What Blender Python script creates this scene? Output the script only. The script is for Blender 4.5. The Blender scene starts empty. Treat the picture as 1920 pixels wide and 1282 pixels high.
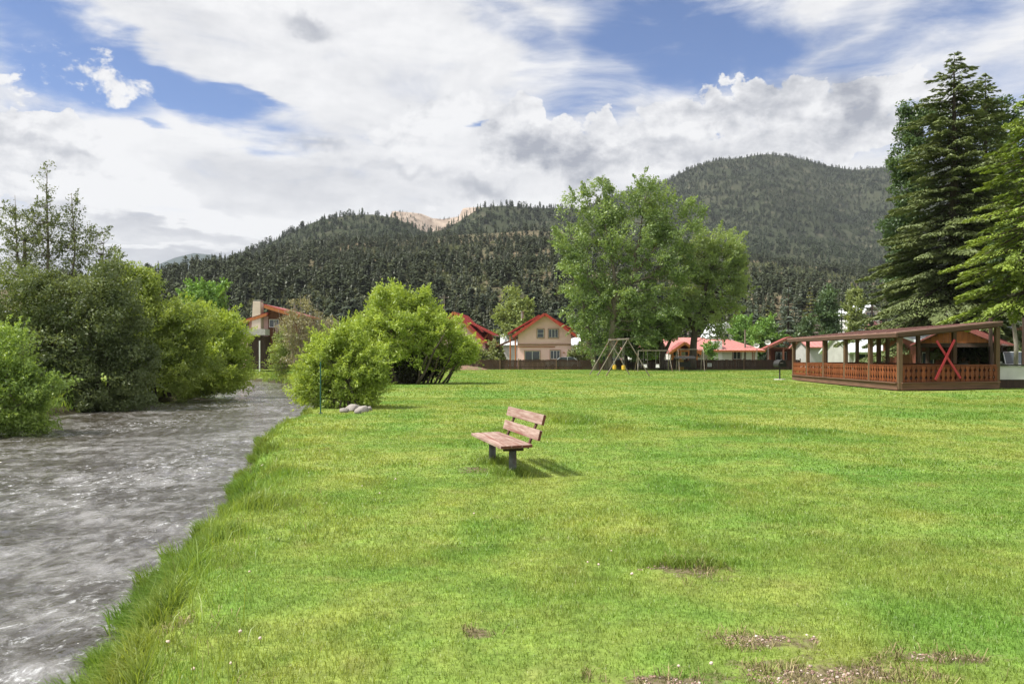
HAZE=0.000065
import bpy, math, random
import numpy as np
from mathutils import Vector, Matrix
R = math.radians
scn = bpy.context.scene
COL = scn.collection
F, CX, HY, CH = 1450.0, 960.0, 668.0, 1.7      # focal length and horizon measured on the 1920 px photograph, eye height

def P(px, py, D):            # world point at depth D
    return Vector(((px-CX)/F*D, D, CH+(HY-py)/F*D))
def GP(px, py, z=0.0):       # where a sight line meets height z
    D = F*(CH-z)/(py-HY)
    return Vector(((px-CX)/F*D, D, z))

# ------------------------------------------------------------------ object helpers
def link(o, parent=None):
    COL.objects.link(o)
    if parent is not None: o.parent = parent
    return o
def tag(o, label=None, cat=None, group=None, kind=None):
    if label: o['label'] = label
    if cat: o['category'] = cat
    if group: o['group'] = group
    if kind: o['kind'] = kind
    return o
def thing(name, label, cat, loc=(0,0,0), rz=0.0, group=None):
    o = bpy.data.objects.new(name, None)
    o.empty_display_size = .3
    o.location = loc; o.rotation_euler = (0,0,rz)
    link(o); return tag(o, label, cat, group)
def meshnp(name, V, Fc, mat, parent=None, rnd=None, smooth=False, loc=None):
    """Fc: (n,k) array of one face size, or list of such arrays."""
    V = np.asarray(V, dtype=np.float32)
    Fs = Fc if isinstance(Fc, list) else [Fc]
    Fs = [np.asarray(f, dtype=np.int32) for f in Fs if len(f)]
    me = bpy.data.meshes.new(name)
    me.vertices.add(len(V)); me.vertices.foreach_set('co', V.ravel())
    nl = sum(f.size for f in Fs); nf = sum(len(f) for f in Fs)
    me.loops.add(nl); me.loops.foreach_set('vertex_index', np.concatenate([f.ravel() for f in Fs]))
    me.polygons.add(nf)
    tot = np.concatenate([np.full(len(f), f.shape[1], np.int32) for f in Fs])
    st = np.concatenate([[0], np.cumsum(tot)[:-1]]).astype(np.int32)
    me.polygons.foreach_set('loop_start', st)
    if smooth: me.polygons.foreach_set('use_smooth', np.ones(nf, bool))
    if rnd is not None:
        a = me.attributes.new('rnd', 'FLOAT', 'POINT'); a.data.foreach_set('value', np.asarray(rnd, np.float32))
    me.update(calc_edges=True); me.validate()
    me.materials.append(mat)
    o = bpy.data.objects.new(name, me)
    if loc is not None: o.location = loc
    return link(o, parent)

class MB:
    def __init__(s): s.v=[]; s.f=[]
    def add(s, vs, fs):
        b=len(s.v); s.v += [tuple(v) for v in vs]; s.f += [tuple(b+i for i in f) for f in fs]; return s
    def box(s, c, d, rz=0.0, m=None):
        x,y,z=[k/2 for k in d]
        vs=[Vector(p) for p in ((-x,-y,-z),(x,-y,-z),(x,y,-z),(-x,y,-z),(-x,-y,z),(x,-y,z),(x,y,z),(-x,y,z))]
        M = m if m is not None else Matrix.Rotation(rz,3,'Z')
        return s.add([M@v+Vector(c) for v in vs], [(3,2,1,0),(4,5,6,7),(0,1,5,4),(1,2,6,5),(2,3,7,6),(3,0,4,7)])
    def beam(s, a, b, w, h, up=(0,0,1)):
        a=Vector(a); b=Vector(b); d=b-a; L=d.length; d.normalize()
        u=Vector(up)
        if abs(d.dot(u))>.98: u=Vector((1,0,0))
        sd=d.cross(u).normalized(); u=sd.cross(d)
        M=Matrix((sd,d,u)).transposed()
        return s.box((a+b)/2,(w,L,h),m=M)
    def tube(s, pts, rad, n=8, cap=True):
        pts=[Vector(p) for p in pts]; N=len(pts)
        if not hasattr(rad,'__len__'): rad=[rad]*N
        rings=[]; ref=Vector((.31,.77,.1)).normalized()
        for i,p in enumerate(pts):
            t=(pts[min(i+1,N-1)]-pts[max(i-1,0)]).normalized()
            if abs(t.dot(ref))>.95: ref=Vector((1,0,0)) if abs(t.x)<.9 else Vector((0,1,0))
            u=(ref-t*ref.dot(t)).normalized(); w=t.cross(u); ref=u
            rings.append([p+(u*math.cos(a)+w*math.sin(a))*rad[i] for a in [2*math.pi*k/n for k in range(n)]])
        vs=[v for r in rings for v in r]; fs=[]
        for i in range(N-1):
            for k in range(n):
                fs.append((i*n+k,i*n+(k+1)%n,(i+1)*n+(k+1)%n,(i+1)*n+k))
        if cap: fs.append(tuple(range(n-1,-1,-1))); fs.append(tuple((N-1)*n+k for k in range(n)))
        return s.add(vs,fs)
    def prism(s, poly, a, b, axis='y'):
        """poly: 2d points; extruded from a to b. axis y: poly in xz."""
        n=len(poly)
        def T(p,t):
            return (p[0],t,p[1]) if axis=='y' else ((t,p[0],p[1]) if axis=='x' else (p[0],p[1],t))
        vs=[T(p,a) for p in poly]+[T(p,b) for p in poly]
        fs=[tuple(range(n)),tuple(range(2*n-1,n-1,-1))]+[((i+1)%n,i,n+i,n+(i+1)%n) for i in range(n)]
        return s.add(vs,fs)
    def build(s, name, mat, parent=None, bevel=0.0, smooth=False, loc=None):
        me=bpy.data.meshes.new(name); me.from_pydata(s.v,[],s.f); me.materials.append(mat)
        me.validate(); me.update()
        import bmesh
        bm=bmesh.new(); bm.from_mesh(me); bmesh.ops.recalc_face_normals(bm,faces=bm.faces); bm.to_mesh(me); bm.free()
        if smooth: me.polygons.foreach_set('use_smooth', np.ones(len(me.polygons),bool))
        o=bpy.data.objects.new(name,me)
        if loc is not None: o.location=loc
        link(o,parent)
        if bevel:
            m=o.modifiers.new('bevel','BEVEL'); m.width=bevel; m.segments=2; m.limit_method='ANGLE'; m.angle_limit=R(40)
        return o

def copy_tree(o, parent=None):
    c=o.copy(); COL.objects.link(c); c.parent=parent
    for ch in list(o.children): copy_tree(ch,c)
    return c

# value noise in numpy
def vnoise(x, y, sc, seed=0):
    rs=np.random.RandomState(seed); G=rs.rand(256,256)
    x=np.asarray(x)/sc+37.3; y=np.asarray(y)/sc+91.7
    xi=np.floor(x).astype(int); yi=np.floor(y).astype(int); fx=x-xi; fy=y-yi
    fx=fx*fx*(3-2*fx); fy=fy*fy*(3-2*fy)
    a=G[xi%256,yi%256]; b=G[(xi+1)%256,yi%256]; c=G[xi%256,(yi+1)%256]; d=G[(xi+1)%256,(yi+1)%256]
    return (a*(1-fx)+b*fx)*(1-fy)+(c*(1-fx)+d*fx)*fy
def fbm(x,y,sc,seed=0,o=4):
    r=0; w=1; t=0
    for i in range(o):
        r=r+w*vnoise(x,y,sc/2**i,seed+i*7); t+=w; w*=.5
    return r/t

# ------------------------------------------------------------------ node helpers
class NT:
    def __init__(s, tree): s.t=tree; s.n=tree.nodes; s.l=tree.links
    def node(s, typ, **kw):
        n=s.n.new(typ)
        for k,v in kw.items(): setattr(n,k,v)
        return n
    def put(s, n, key, v):
        i=n.inputs[key]
        if isinstance(v, bpy.types.NodeSocket): s.l.new(v,i)
        else: i.default_value=v
    def math(s, op, a, b=None, c=None, clamp=False):
        n=s.node('ShaderNodeMath',operation=op,use_clamp=clamp); s.put(n,0,a)
        if b is not None: s.put(n,1,b)
        if c is not None: s.put(n,2,c)
        return n.outputs[0]
    def vmath(s, op, a, b=None, out=0, scale=None):
        n=s.node('ShaderNodeVectorMath',operation=op); s.put(n,0,a)
        if b is not None: s.put(n,1,b)
        if scale is not None: s.put(n,'Scale',scale)
        return n.outputs[out]
    def mix(s, f, a, b, blend='MIX'):
        n=s.node('ShaderNodeMix',data_type='RGBA',blend_type=blend); s.put(n,0,f); s.put(n,6,a); s.put(n,7,b)
        return n.outputs[2]
    def maprange(s, v, a,b,c,d, smooth=True):
        n=s.node('ShaderNodeMapRange'); n.interpolation_type='SMOOTHSTEP' if smooth else 'LINEAR'
        for i,k in enumerate((v,a,b,c,d)): s.put(n,i,k)
        return n.outputs[0]
    def noise(s, vec, scale, detail=4, rough=.5, dist=0.0, out=0):
        n=s.node('ShaderNodeTexNoise'); s.put(n,'Vector',vec); s.put(n,'Scale',scale); s.put(n,'Detail',detail); s.put(n,'Roughness',rough); s.put(n,'Distortion',dist)
        return n.outputs[out]
    def mapping(s, vec, loc=(0,0,0), rot=(0,0,0), scale=(1,1,1), typ='POINT'):
        n=s.node('ShaderNodeMapping',vector_type=typ); s.put(n,0,vec); s.put(n,1,loc); s.put(n,2,rot); s.put(n,3,scale)
        return n.outputs[0]
def c4(c): return (c[0],c[1],c[2],1.0)
def newmat(name):
    m=bpy.data.materials.new(name); m.use_nodes=True
    t=NT(m.node_tree); t.n.clear()
    out=t.node('ShaderNodeOutputMaterial')
    return m,t,out
def mat(name, c1, c2=None, scale=2.0, rough=.7, bump=.2, bscale=None, stretch=(1,1,1), metal=0.0, spec=.4, rnd_obj=.0, c3=None, bdist=.02):
    m,t,out=newmat(name)
    co=t.node('ShaderNodeTexCoord').outputs['Object']
    v=t.mapping(co,scale=stretch)
    n=t.noise(v,scale,6,.6)
    f=t.maprange(n,.3,.7,0,1)
    col=t.mix(f,c4(c1),c4(c2 or [k*.8 for k in c1]))
    if c3 is not None:
        n2=t.noise(v,scale*.23,5,.6,.4); col=t.mix(t.maprange(n2,.52,.66,0,1),col,c4(c3))
    if rnd_obj:
        oi=t.node('ShaderNodeObjectInfo').outputs['Random']
        k=t.maprange(oi,0,1,1-rnd_obj,1+rnd_obj,False)
        col=t.vmath('SCALE',col,scale=k)
    p=t.node('ShaderNodeBsdfPrincipled'); t.put(p,'Base Color',col); t.put(p,'Roughness',rough); t.put(p,'Metallic',metal); t.put(p,'Specular IOR Level',spec)
    if bump:
        b=t.node('ShaderNodeBump'); t.put(b,'Strength',bump); t.put(b,'Distance',bdist); t.put(b,'Height',t.noise(v,bscale or scale*4,5,.6)); t.l.new(b.outputs[0],p.inputs['Normal'])
    t.l.new(p.outputs[0],out.inputs[0]); return m
def leafmat(name, dark, light, trans=.35, patch=.6, nscale=.5, gloss=.028, tcol=None, haloe=0):
    """leaf colour varies by leaf (attribute rnd) and by clump (noise)."""
    m,t,out=newmat(name)
    a=t.node('ShaderNodeAttribute',attribute_name='rnd').outputs['Fac']
    co=t.node('ShaderNodeTexCoord').outputs['Object']
    n=t.maprange(t.noise(co,nscale,3,.5),.35,.65,0,1)
    f=t.math('ADD',t.math('MULTIPLY',a,1-patch),t.math('MULTIPLY',n,patch),clamp=True)
    col=t.mix(f,c4(dark),c4(light))
    d=t.node('ShaderNodeBsdfDiffuse'); t.put(d,0,col)
    tr=t.node('ShaderNodeBsdfTranslucent')
    tc=t.mix(1.0,col,c4(tcol or (1.25,1.15,.55)),'MULTIPLY'); t.put(tr,0,tc)
    mx=t.node('ShaderNodeMixShader'); t.put(mx,0,trans); t.l.new(d.outputs[0],mx.inputs[1]); t.l.new(tr.outputs[0],mx.inputs[2])
    g=t.node('ShaderNodeBsdfGlossy'); t.put(g,'Roughness',.45); t.put(g,0,(1,1,1,1))
    m2=t.node('ShaderNodeMixShader'); t.put(m2,0,gloss); t.l.new(mx.outputs[0],m2.inputs[1]); t.l.new(g.outputs[0],m2.inputs[2])
    t.l.new(m2.outputs[0],out.inputs[0]); return m

# ------------------------------------------------------------------ camera, sun, world
cam=bpy.data.cameras.new('camera'); co=bpy.data.objects.new('camera',cam); link(co)
co.location=(0,0,CH); co.rotation_euler=(R(90),0,0)
cam.sensor_width=36; cam.lens=36*F/1920; cam.shift_y=(HY-641)/1920; cam.clip_end=20000; cam.clip_start=.1
scn.camera=co
sd=Vector((-0.80,-0.20,1.22)).normalized()
sl=bpy.data.lights.new('sun','SUN'); sl.energy=SUN_E if 'SUN_E' in globals() else 4.6; sl.angle=R(8); sl.color=(1,.95,.86)
so=bpy.data.objects.new('sun',sl); link(so); so.rotation_euler=sd.to_track_quat('Z','Y').to_euler()
scn.view_settings.view_transform='Standard'; scn.view_settings.look='None'; scn.view_settings.exposure=0.75; scn.view_settings.gamma=1
scn.cycles.max_bounces=8; scn.cycles.diffuse_bounces=3; scn.cycles.transmission_bounces=4; scn.cycles.transparent_max_bounces=6; scn.cycles.volume_bounces=0
scn.cycles.sample_clamp_indirect=6

w=bpy.data.worlds.new('World'); scn.world=w; w.use_nodes=True
t=NT(w.node_tree); t.n.clear()
out=t.node('ShaderNodeOutputWorld')
sky=t.node('ShaderNodeTexSky',sky_type='NISHITA'); sky.sun_disc=False
sky.sun_elevation=math.asin(sd.z); sky.sun_rotation=math.atan2(sd.x,sd.y); sky.altitude=2600; sky.air_density=1.0; sky.dust_density=.6; sky.ozone_density=1.6
D_=t.node('ShaderNodeTexCoord').outputs['Generated']
sx=t.node('ShaderNodeSeparateXYZ'); t.put(sx,0,D_); dx,dy,dz=sx.outputs
az=t.math('MULTIPLY',t.math('ARCTAN2',dx,dy),180/math.pi)
el=t.math('MULTIPLY',t.math('ARCSINE',dz),180/math.pi)
cb=t.node('ShaderNodeCombineXYZ'); t.put(cb,0,az); t.put(cb,1,el); t.put(cb,2,0.0); ae=cb.outputs[0]
def wob(vec, scale, amp, detail=3):
    c=t.noise(vec,scale,detail,.55,out=1)
    return t.vmath('SCALE',t.vmath('SUBTRACT',c,(.5,.5,.5)),scale=amp)
warp=t.vmath('ADD',ae,wob(ae,.13,7.0))
warp=t.vmath('ADD',warp,wob(ae,.55,3.4,8))
warp=t.vmath('MULTIPLY',warp,(1,1,0))
soft=t.vmath('MULTIPLY',t.vmath('ADD',t.vmath('ADD',ae,wob(ae,.1,5.0,4)),wob(t.mapping(ae,rot=(0,0,R(25)),scale=(.12,.5,1)),1.0,5.5,7)),(1,1,0))
def AE(px,py):
    x=(px-CX)/F; z=(HY-py)/F; a=math.atan(x)
    return math.degrees(a), math.degrees(math.atan(z*math.cos(a)))
def blob(vec, px, py, rx, ry, rot=0.0, inner=.35, outer=1.3, val=1.0):
    a,e=AE(px,py); k=math.degrees(1/F)*.92
    v=t.mapping(vec,loc=(a,e,0),rot=(0,0,R(rot)),scale=(rx*k,ry*k,1),typ='TEXTURE')
    L=t.vmath('LENGTH',v,out=1)
    return t.maprange(L,inner,outer,val,0)
def union(L):
    r=L[0]
    for b in L[1:]: r=t.math('MAXIMUM',r,b)
    return r
# blue gaps between the high cloud sheets
blue=union([
 blob(soft,110,90,250,105,-32,.35,1.25,1.05), blob(soft,330,165,260,60,-18,.35,1.3,1.05), blob(soft,470,195,90,26,-14,.4,1.3,.9),
 blob(soft,285,258,55,20,0,.3,1.3,.9), blob(soft,150,110,150,50,-15,.3,1.3,.8), blob(soft,60,250,90,26,0,.2,1.2,.7),
 blob(soft,1280,70,260,125,-12,.3,1.5,1.08), blob(soft,1130,150,170,60,10,.3,1.5,.75), blob(soft,1420,60,120,90,35,.3,1.3,.75),
 blob(soft,1020,100,190,60,-35,.2,1.5,.5), blob(soft,1720,80,330,120,30,.2,1.4,.55), blob(soft,1880,230,200,150,0,.2,1.4,.60), blob(soft,1560,60,140,60,40,.2,1.4,.5),
 blob(soft,900,220,60,14,0,.3,1.3,.85), blob(soft,1340,243,60,12,0,.3,1.3,.8),
 blob(soft,2300,200,500,200,20,.3,1.3,.8), blob(soft,-500,100,400,200,-20,.3,1.3,.8)])
st=t.mapping(ae,rot=(0,0,R(28)),scale=(.10,.34,1))
nci=t.noise(st,1.0,7,.6,.5)                 # streaked high cloud
ncu=t.noise(t.mapping(ae,scale=(.30,.46,1)),1.0,12,.62,.2)
c1=t.math('SUBTRACT',1.0,blue)
c1=t.math('ADD',c1,t.math('MULTIPLY',t.math('SUBTRACT',nci,.5),1.7))
cirrus=t.maprange(c1,.0,.92,0,1)
# lower cumulus bank with crisp billowed edges
cum=union([
 blob(warp,95,262,150,55,8,.5,1.05,1.0), blob(warp,185,140,150,60,-12,.1,1.4,.56), blob(warp,30,160,80,34,-20,.3,1.25,.62), blob(warp,40,330,260,80,0,.5,1.1,1),
 blob(warp,1320,195,150,58,0,.5,1.1,.95), blob(warp,1480,200,90,60,0,.5,1.05,.9), blob(warp,1080,265,330,85,-6,.5,1.05,1.0), blob(warp,790,235,160,55,10,.5,1.05,.9),
 blob(warp,1500,270,330,60,0,.5,1.05,1), blob(warp,800,390,60,26,0,.4,1.05,1), blob(warp,1650,230,180,80,0,.5,1.1,.8)])
c2=t.math('ADD',cum,t.math('MULTIPLY',t.math('SUBTRACT',ncu,.5),2.3))
cumu=t.maprange(c2,.40,.66,0,1)
# shading of the clouds: relief of the same noise seen from the sun's side, plus darker undersides
ncu2=t.noise(t.mapping(ae,loc=(.12,-.20,0),scale=(.30,.46,1)),1.0,12,.62,.2)
rel=t.math('MULTIPLY',t.math('SUBTRACT',ncu2,ncu),2.0)
grey=union([
 blob(warp,1035,288,150,42,-8,.1,1.35,.95), blob(warp,905,350,90,28,0,.1,1.4,.7), blob(warp,1400,190,160,32,-8,.1,1.4,.60), blob(warp,1610,215,75,50,-35,.1,1.35,.85),
 blob(warp,575,22,70,24,-20,.1,1.4,.62), blob(soft,330,425,230,22,-8,.1,1.5,.55), blob(soft,560,350,260,45,-5,.1,1.5,.34), blob(soft,350,475,420,36,0,.1,1.5,.55),
 blob(warp,1250,262,190,22,0,.1,1.4,.5), blob(warp,600,268,60,18,0,.1,1.4,.45), blob(warp,80,285,120,20,0,.1,1.4,.40), blob(warp,1500,265,200,30,0,.1,1.4,.38), blob(warp,740,320,120,18,0,.1,1.4,.35),
 blob(soft,1000,360,900,30,0,.1,1.5,.16)])
g=t.math('ADD',grey,t.math('MULTIPLY',rel,t.maprange(cumu,0,1,.25,.9,False)))
g=t.math('ADD',g,t.math('MULTIPLY',t.math('SUBTRACT',.57,nci),1.0)); g=t.math('ADD',g,t.math('MULTIPLY',t.math('SUBTRACT',t.noise(t.mapping(ae,scale=(.07,.16,1)),1.0,5,.5,.3),.47),.8))
lens=union([blob(soft,330,385,290,26,-10,.2,1.3,1.0), blob(soft,520,425,120,12,-10,.2,1.2,.9),blob(soft,230,450,260,9,0,.2,1.2,.5)])
g=t.math('SUBTRACT',g,t.math('MULTIPLY',lens,1.1),clamp=True)
ccol=t.mix(g,(1.0,1.0,1.015,1),(.40,.425,.50,1))
cov=t.math('MAXIMUM',cirrus,cumu)
# thin veil of cloud towards the horizon
veil=t.maprange(el,4,17,.9,0)
cov=t.math('MAXIMUM',cov,t.math('MULTIPLY',veil,t.maprange(cumu,0,1,.9,1.0)))
b1=t.node('ShaderNodeBackground'); t.put(b1,0,t.mix(1.0,sky.outputs[0],(.82,.98,1.22,1),'MULTIPLY')); t.put(b1,1,.078)
b2=t.node('ShaderNodeBackground'); t.put(b2,0,ccol); t.put(b2,1,.55)
mx=t.node('ShaderNodeMixShader'); t.put(mx,0,cov); t.l.new(b1.outputs[0],mx.inputs[1]); t.l.new(b2.outputs[0],mx.inputs[2])
t.l.new(mx.outputs[0],out.inputs[0])
w.cycles.sampling_method='MANUAL'; w.cycles.sample_map_resolution=512
# ------------------------------------------------------------------ terrain
RY=np.array([-30,0,3,5.2,6.6,7.74,9,10.4,12.2,13.5,14.6,15.8,19,24.2,28,33,44,59,80,110])
RX=np.array([-2.5,-2.75,-2.85,-3.0,-3.32,-3.58,-3.72,-4.0,-4.75,-5.15,-5.2,-5.45,-6.2,-7.3,-7.7,-8.4,-11.8,-16.9,-30,-60])
LY=np.array([-30,0,10,19.7,28.5,36,47.6,59,80,110])
LX=np.array([-11,-11,-12,-13.4,-16.9,-16.6,-17.3,-20.5,-37,-68])
def Redge(y): return np.interp(y,RY,RX)+ .75*(vnoise(y,y*0,1.4,5)-.5)+.40*(vnoise(y,y*0,.5,6)-.5)
def Ledge(y): return np.interp(y,LY,LX)+ .5*(vnoise(y,y*0,2.2,8)-.5)
WZ=-.5
def sst(a): a=np.clip(a,0,1); return a*a*(3-2*a)
def gz(x,y):
    x=np.asarray(x,float); y=np.asarray(y,float)
    dr=x-Redge(y); dl=Ledge(y)-x
    d=np.maximum(dr,dl)              # >0 on land
    top=np.where(dr>dl, .06*(fbm(x,y,7,11,3)-.5)+.035*(fbm(x,y,1.1,12,2)-.5), .25+.3*(fbm(x,y,9,13)-.5))
    bank=sst((d+.25)/1.15)
    bed=-1.15
    z=bed+(top-bed)*bank
    lump=.16*(fbm(x,y,.55,15,3)-.45)*np.exp(-((d-.45)/.45)**2)
    z=z+lump
    far=sst((np.hypot(x,y)-120)/150)
    return z*(1-far)+ -.1*far
def gzs(x,y): return float(gz(np.array([x]),np.array([y]))[0])
def axis(parts):
    L=[]
    for a,b,s in parts: L.append(np.arange(a,b,s))
    return np.concatenate(L)
xs=axis([(-6000,-600,900),(-600,-120,60),(-120,-40,8),(-40,-15,1.2),(-15,3,.13),(3,12,.35),(12,40,2),(40,120,8),(120,600,60),(600,6001,900)])
ys=axis([(-300,-30,30),(-30,-2,2.),(-2,3,.3),(3,18,.13),(18,36,.3),(36,62,.7),(62,130,3),(130,600,40),(600,7001,800)])
X,Y=np.meshgrid(xs,ys); Z=gz(X,Y)
V=np.stack([X,Y,Z],-1).reshape(-1,3); nx=len(xs); ny=len(ys)
i,j=np.meshgrid(np.arange(nx-1),np.arange(ny-1)); a=(j*nx+i).ravel()
gF=np.stack([a,a+1,a+nx+1,a+nx],1)

# bare earth patches: (x, y, rx, ry)
def gp2(px,py): p=GP(px,py); return p.x,p.y
DIRT=[]
for px,py,rx,ry in ((1300,1068,.34,.30),(1570,1262,.60,.22),(1440,1205,.36,.14),(1760,1235,.42,.10),(1230,1275,.30,.10),(890,879,.26,.42),(900,1185,.13,.10),(330,1160,.12,.2)):
    x,y=gp2(px,py); DIRT.append((x,y,rx,ry))
def dirtmask(x,y):
    m=0*x
    for (cx,cy,rx,ry) in DIRT:
        r=np.sqrt(((x-cx)/rx)**2+((y-cy)/ry)**2)+2.2*(fbm(x,y,.22,31,4)-.5)
        m=np.maximum(m,sst((1.05-r)/.8))
    return m

# lawn colour shared by the ground and by the blades
def lawncol(t,co,rnd=None):
    n1=t.noise(co,.16,5,.6,.6); n2=t.noise(co,.75,5,.62,.5); n3=t.noise(t.mapping(co,scale=(1,.22,1),rot=(0,0,.1)),.6,3,.5)
    f=t.math('ADD',t.math('MULTIPLY',n1,.45),t.math('MULTIPLY',n2,.35)); f=t.math('ADD',f,t.math('MULTIPLY',n3,.2))
    f=t.maprange(f,.38,.62,0,1)
    col=t.mix(f,(.138,.264,.044,1),(.280,.332,.078,1))
    n4=t.noise(co,1.9,4,.6,.4)
    col=t.mix(t.math('MULTIPLY',t.maprange(n4,.55,.75,0,1),.45),col,(.28,.27,.10,1))
    col=t.mix(t.math('MULTIPLY',t.maprange(n4,.46,.25,0,1),.40),col,(.105,.215,.032,1))
    col=t.vmath('SCALE',col,scale=t.maprange(t.noise(co,3.4,4,.65,.3),.32,.68,.82,1.16,False))
    if rnd is not None:
        k=t.maprange(rnd,0,1,.80,1.24,False); col=t.vmath('SCALE',col,scale=k)
        col=t.mix(t.maprange(rnd,.965,.985,0,.6),col,(.34,.31,.15,1))
    return col
m,t,out_=newmat('lawn')
co_=t.node('ShaderNodeNewGeometry').outputs['Position']
col=lawncol(t,co_)
fine=t.noise(co_,14,6,.7); fine2=t.noise(co_,2.6,5,.65)
col=t.vmath('SCALE',col,scale=t.math('MULTIPLY',t.maprange(fine,.3,.7,.55,1.12,False),t.maprange(fine2,.3,.7,.86,1.14,False)))
s_=t.node('ShaderNodeSeparateXYZ'); t.put(s_,0,co_)
dn=t.noise(co_,6,6,.68)
mask=None
for (cx,cy,rx,ry) in DIRT:
    v=t.mapping(co_,loc=(cx,cy,0),scale=(rx,ry,1e3),typ='TEXTURE')
    q=t.math('ADD',t.vmath('LENGTH',v,out=1),t.math('MULTIPLY',t.math('SUBTRACT',dn,.5),3.4))
    q=t.maprange(q,1.1,.35,0,.95); mask=q if mask is None else t.math('MAXIMUM',mask,q)
soil=t.mix(t.maprange(t.noise(co_,22,5,.7),.4,.6,0,1),(.075,.058,.030,1),(.17,.135,.09,1))
col=t.mix(mask,col,soil)
# worn line across the far lawn
wv=t.mapping(co_,loc=(17,60,0),scale=(7,1.2,1e3),typ='TEXTURE')
wm=t.maprange(t.math('ADD',t.vmath('LENGTH',wv,out=1),t.math('MULTIPLY',t.math('SUBTRACT',t.noise(co_,.7,4),.5),1.5)),1.2,.5,0,.6)
col=t.mix(wm,col,(.20,.17,.08,1))
# below the bank: wet earth and stones
low=t.maprange(s_.outputs[2],-.30,-.12,1,0)
col=t.mix(low,col,(.055,.050,.026,1))
# beyond the park: dry mixed ground
dist=t.vmath('LENGTH',co_,out=1)
farm=t.maprange(dist,104,112,0,1)
col=t.mix(farm,col,t.mix(t.maprange(t.noise(co_,.05,5),.4,.6,0,1),(.13,.125,.06,1),(.10,.15,.05,1)))
p=t.node('ShaderNodeBsdfPrincipled'); t.put(p,'Base Color',col); t.put(p,'Roughness',.9); t.put(p,'Specular IOR Level',.15)
b=t.node('ShaderNodeBump'); t.put(b,'Strength',.7); t.put(b,'Distance',.05); t.put(b,'Height',t.noise(co_,9,6,.7)); t.l.new(b.outputs[0],p.inputs['Normal'])
t.l.new(p.outputs[0],out_.inputs[0]); M_lawn=m
o=meshnp('ground',V,gF,M_lawn,smooth=True); tag(o,'mown green lawn with worn patches and a grassy river bank','ground',kind='structure')

# ------------------------------------------------------------------ river
yy=axis([(-24,3,.5),(3,20,.07),(20,40,.16),(40,110,.5)])
uu=np.linspace(0,1,240)
YY,UU=np.meshgrid(yy,uu,indexing='ij')
Lx=np.interp(YY,LY,LX)-2.0; Rx=np.interp(YY,RY,RX)+1.6
XX=Lx+(Rx-Lx)*UU
rid=1-2*np.abs(fbm(XX*.9+.5*fbm(XX,YY,1.2,47,3),YY*.9,.62,48,4)-.5)
q=(fbm(XX*1.0,YY*.6,1.5,41,4)-.5)*.13+(fbm(XX,YY*.9,.30,42,3)-.5)*.05+(rid**3)*.045*(.2+1.2*vnoise(XX,YY,2.4,49))
rap=np.exp(-((UU-.38)/.22)**2)
chop=fbm(XX+.8*fbm(XX,YY,1,44,2),YY*.6,.7,43,4)
q=q+rap*(np.abs(chop-.5)*-.22+.03)
ZZ=WZ+q*.8
n1_,n2_=YY.shape
i,j=np.meshgrid(np.arange(n2_-1),np.arange(n1_-1)); a=(j*n2_+i).ravel()
m,t,out_=newmat('river_water')
co_=t.node('ShaderNodeNewGeometry').outputs['Position']
v1=t.mapping(co_,rot=(0,0,.12),scale=(1.0,.55,1))
wn=t.noise(v1,2.2,8,.62,.9); wn2=t.noise(v1,7.5,5,.6,.8)
h=t.math('ADD',t.math('MULTIPLY',wn,.6),t.math('MULTIPLY',wn2,.4))
n_a=t.noise(t.mapping(co_,rot=(0,0,.2),scale=(1.0,.7,1)),3.4,9,.72,.5); n_b=t.noise(t.mapping(co_,rot=(0,0,-.1),scale=(.35,.6,1)),1.0,5,.6,.8)
base=t.mix(t.maprange(t.math('ADD',t.math('MULTIPLY',n_a,.62),t.math('MULTIPLY',n_b,.38)),.43,.62,0,1),(.036,.027,.016,1),(.225,.218,.212,1))
fo=t.noise(t.mapping(co_,rot=(0,0,.15),scale=(1.6,1.0,1)),5.5,8,.7,.35)
zone=t.noise(t.mapping(co_,scale=(.8,.3,1)),.45,3,.6)
fm=t.math('MULTIPLY',t.maprange(fo,.53,.68,0,.72),t.maprange(zone,.40,.60,.15,1))  # foam, plus white flecks painted in for glints on the ripples
col=t.mix(fm,base,(.66,.68,.70,1))
p=t.node('ShaderNodeBsdfPrincipled'); t.put(p,'Base Color',col); t.put(p,'Roughness',t.maprange(fm,0,1,.09,.6,False)); t.put(p,'IOR',1.8); t.put(p,'Specular IOR Level',1.0)
b=t.node('ShaderNodeBump'); t.put(b,'Strength',1.0); t.put(b,'Distance',.10); t.put(b,'Height',h); t.l.new(b.outputs[0],p.inputs['Normal'])
t.l.new(p.outputs[0],out_.inputs[0])
o=meshnp('river',np.stack([XX,YY,ZZ],-1).reshape(-1,3),np.stack([a,a+1,a+n2_+1,a+n2_],1),m,smooth=True); tag(o,'fast shallow river with choppy silver water','river',kind='structure')

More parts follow.
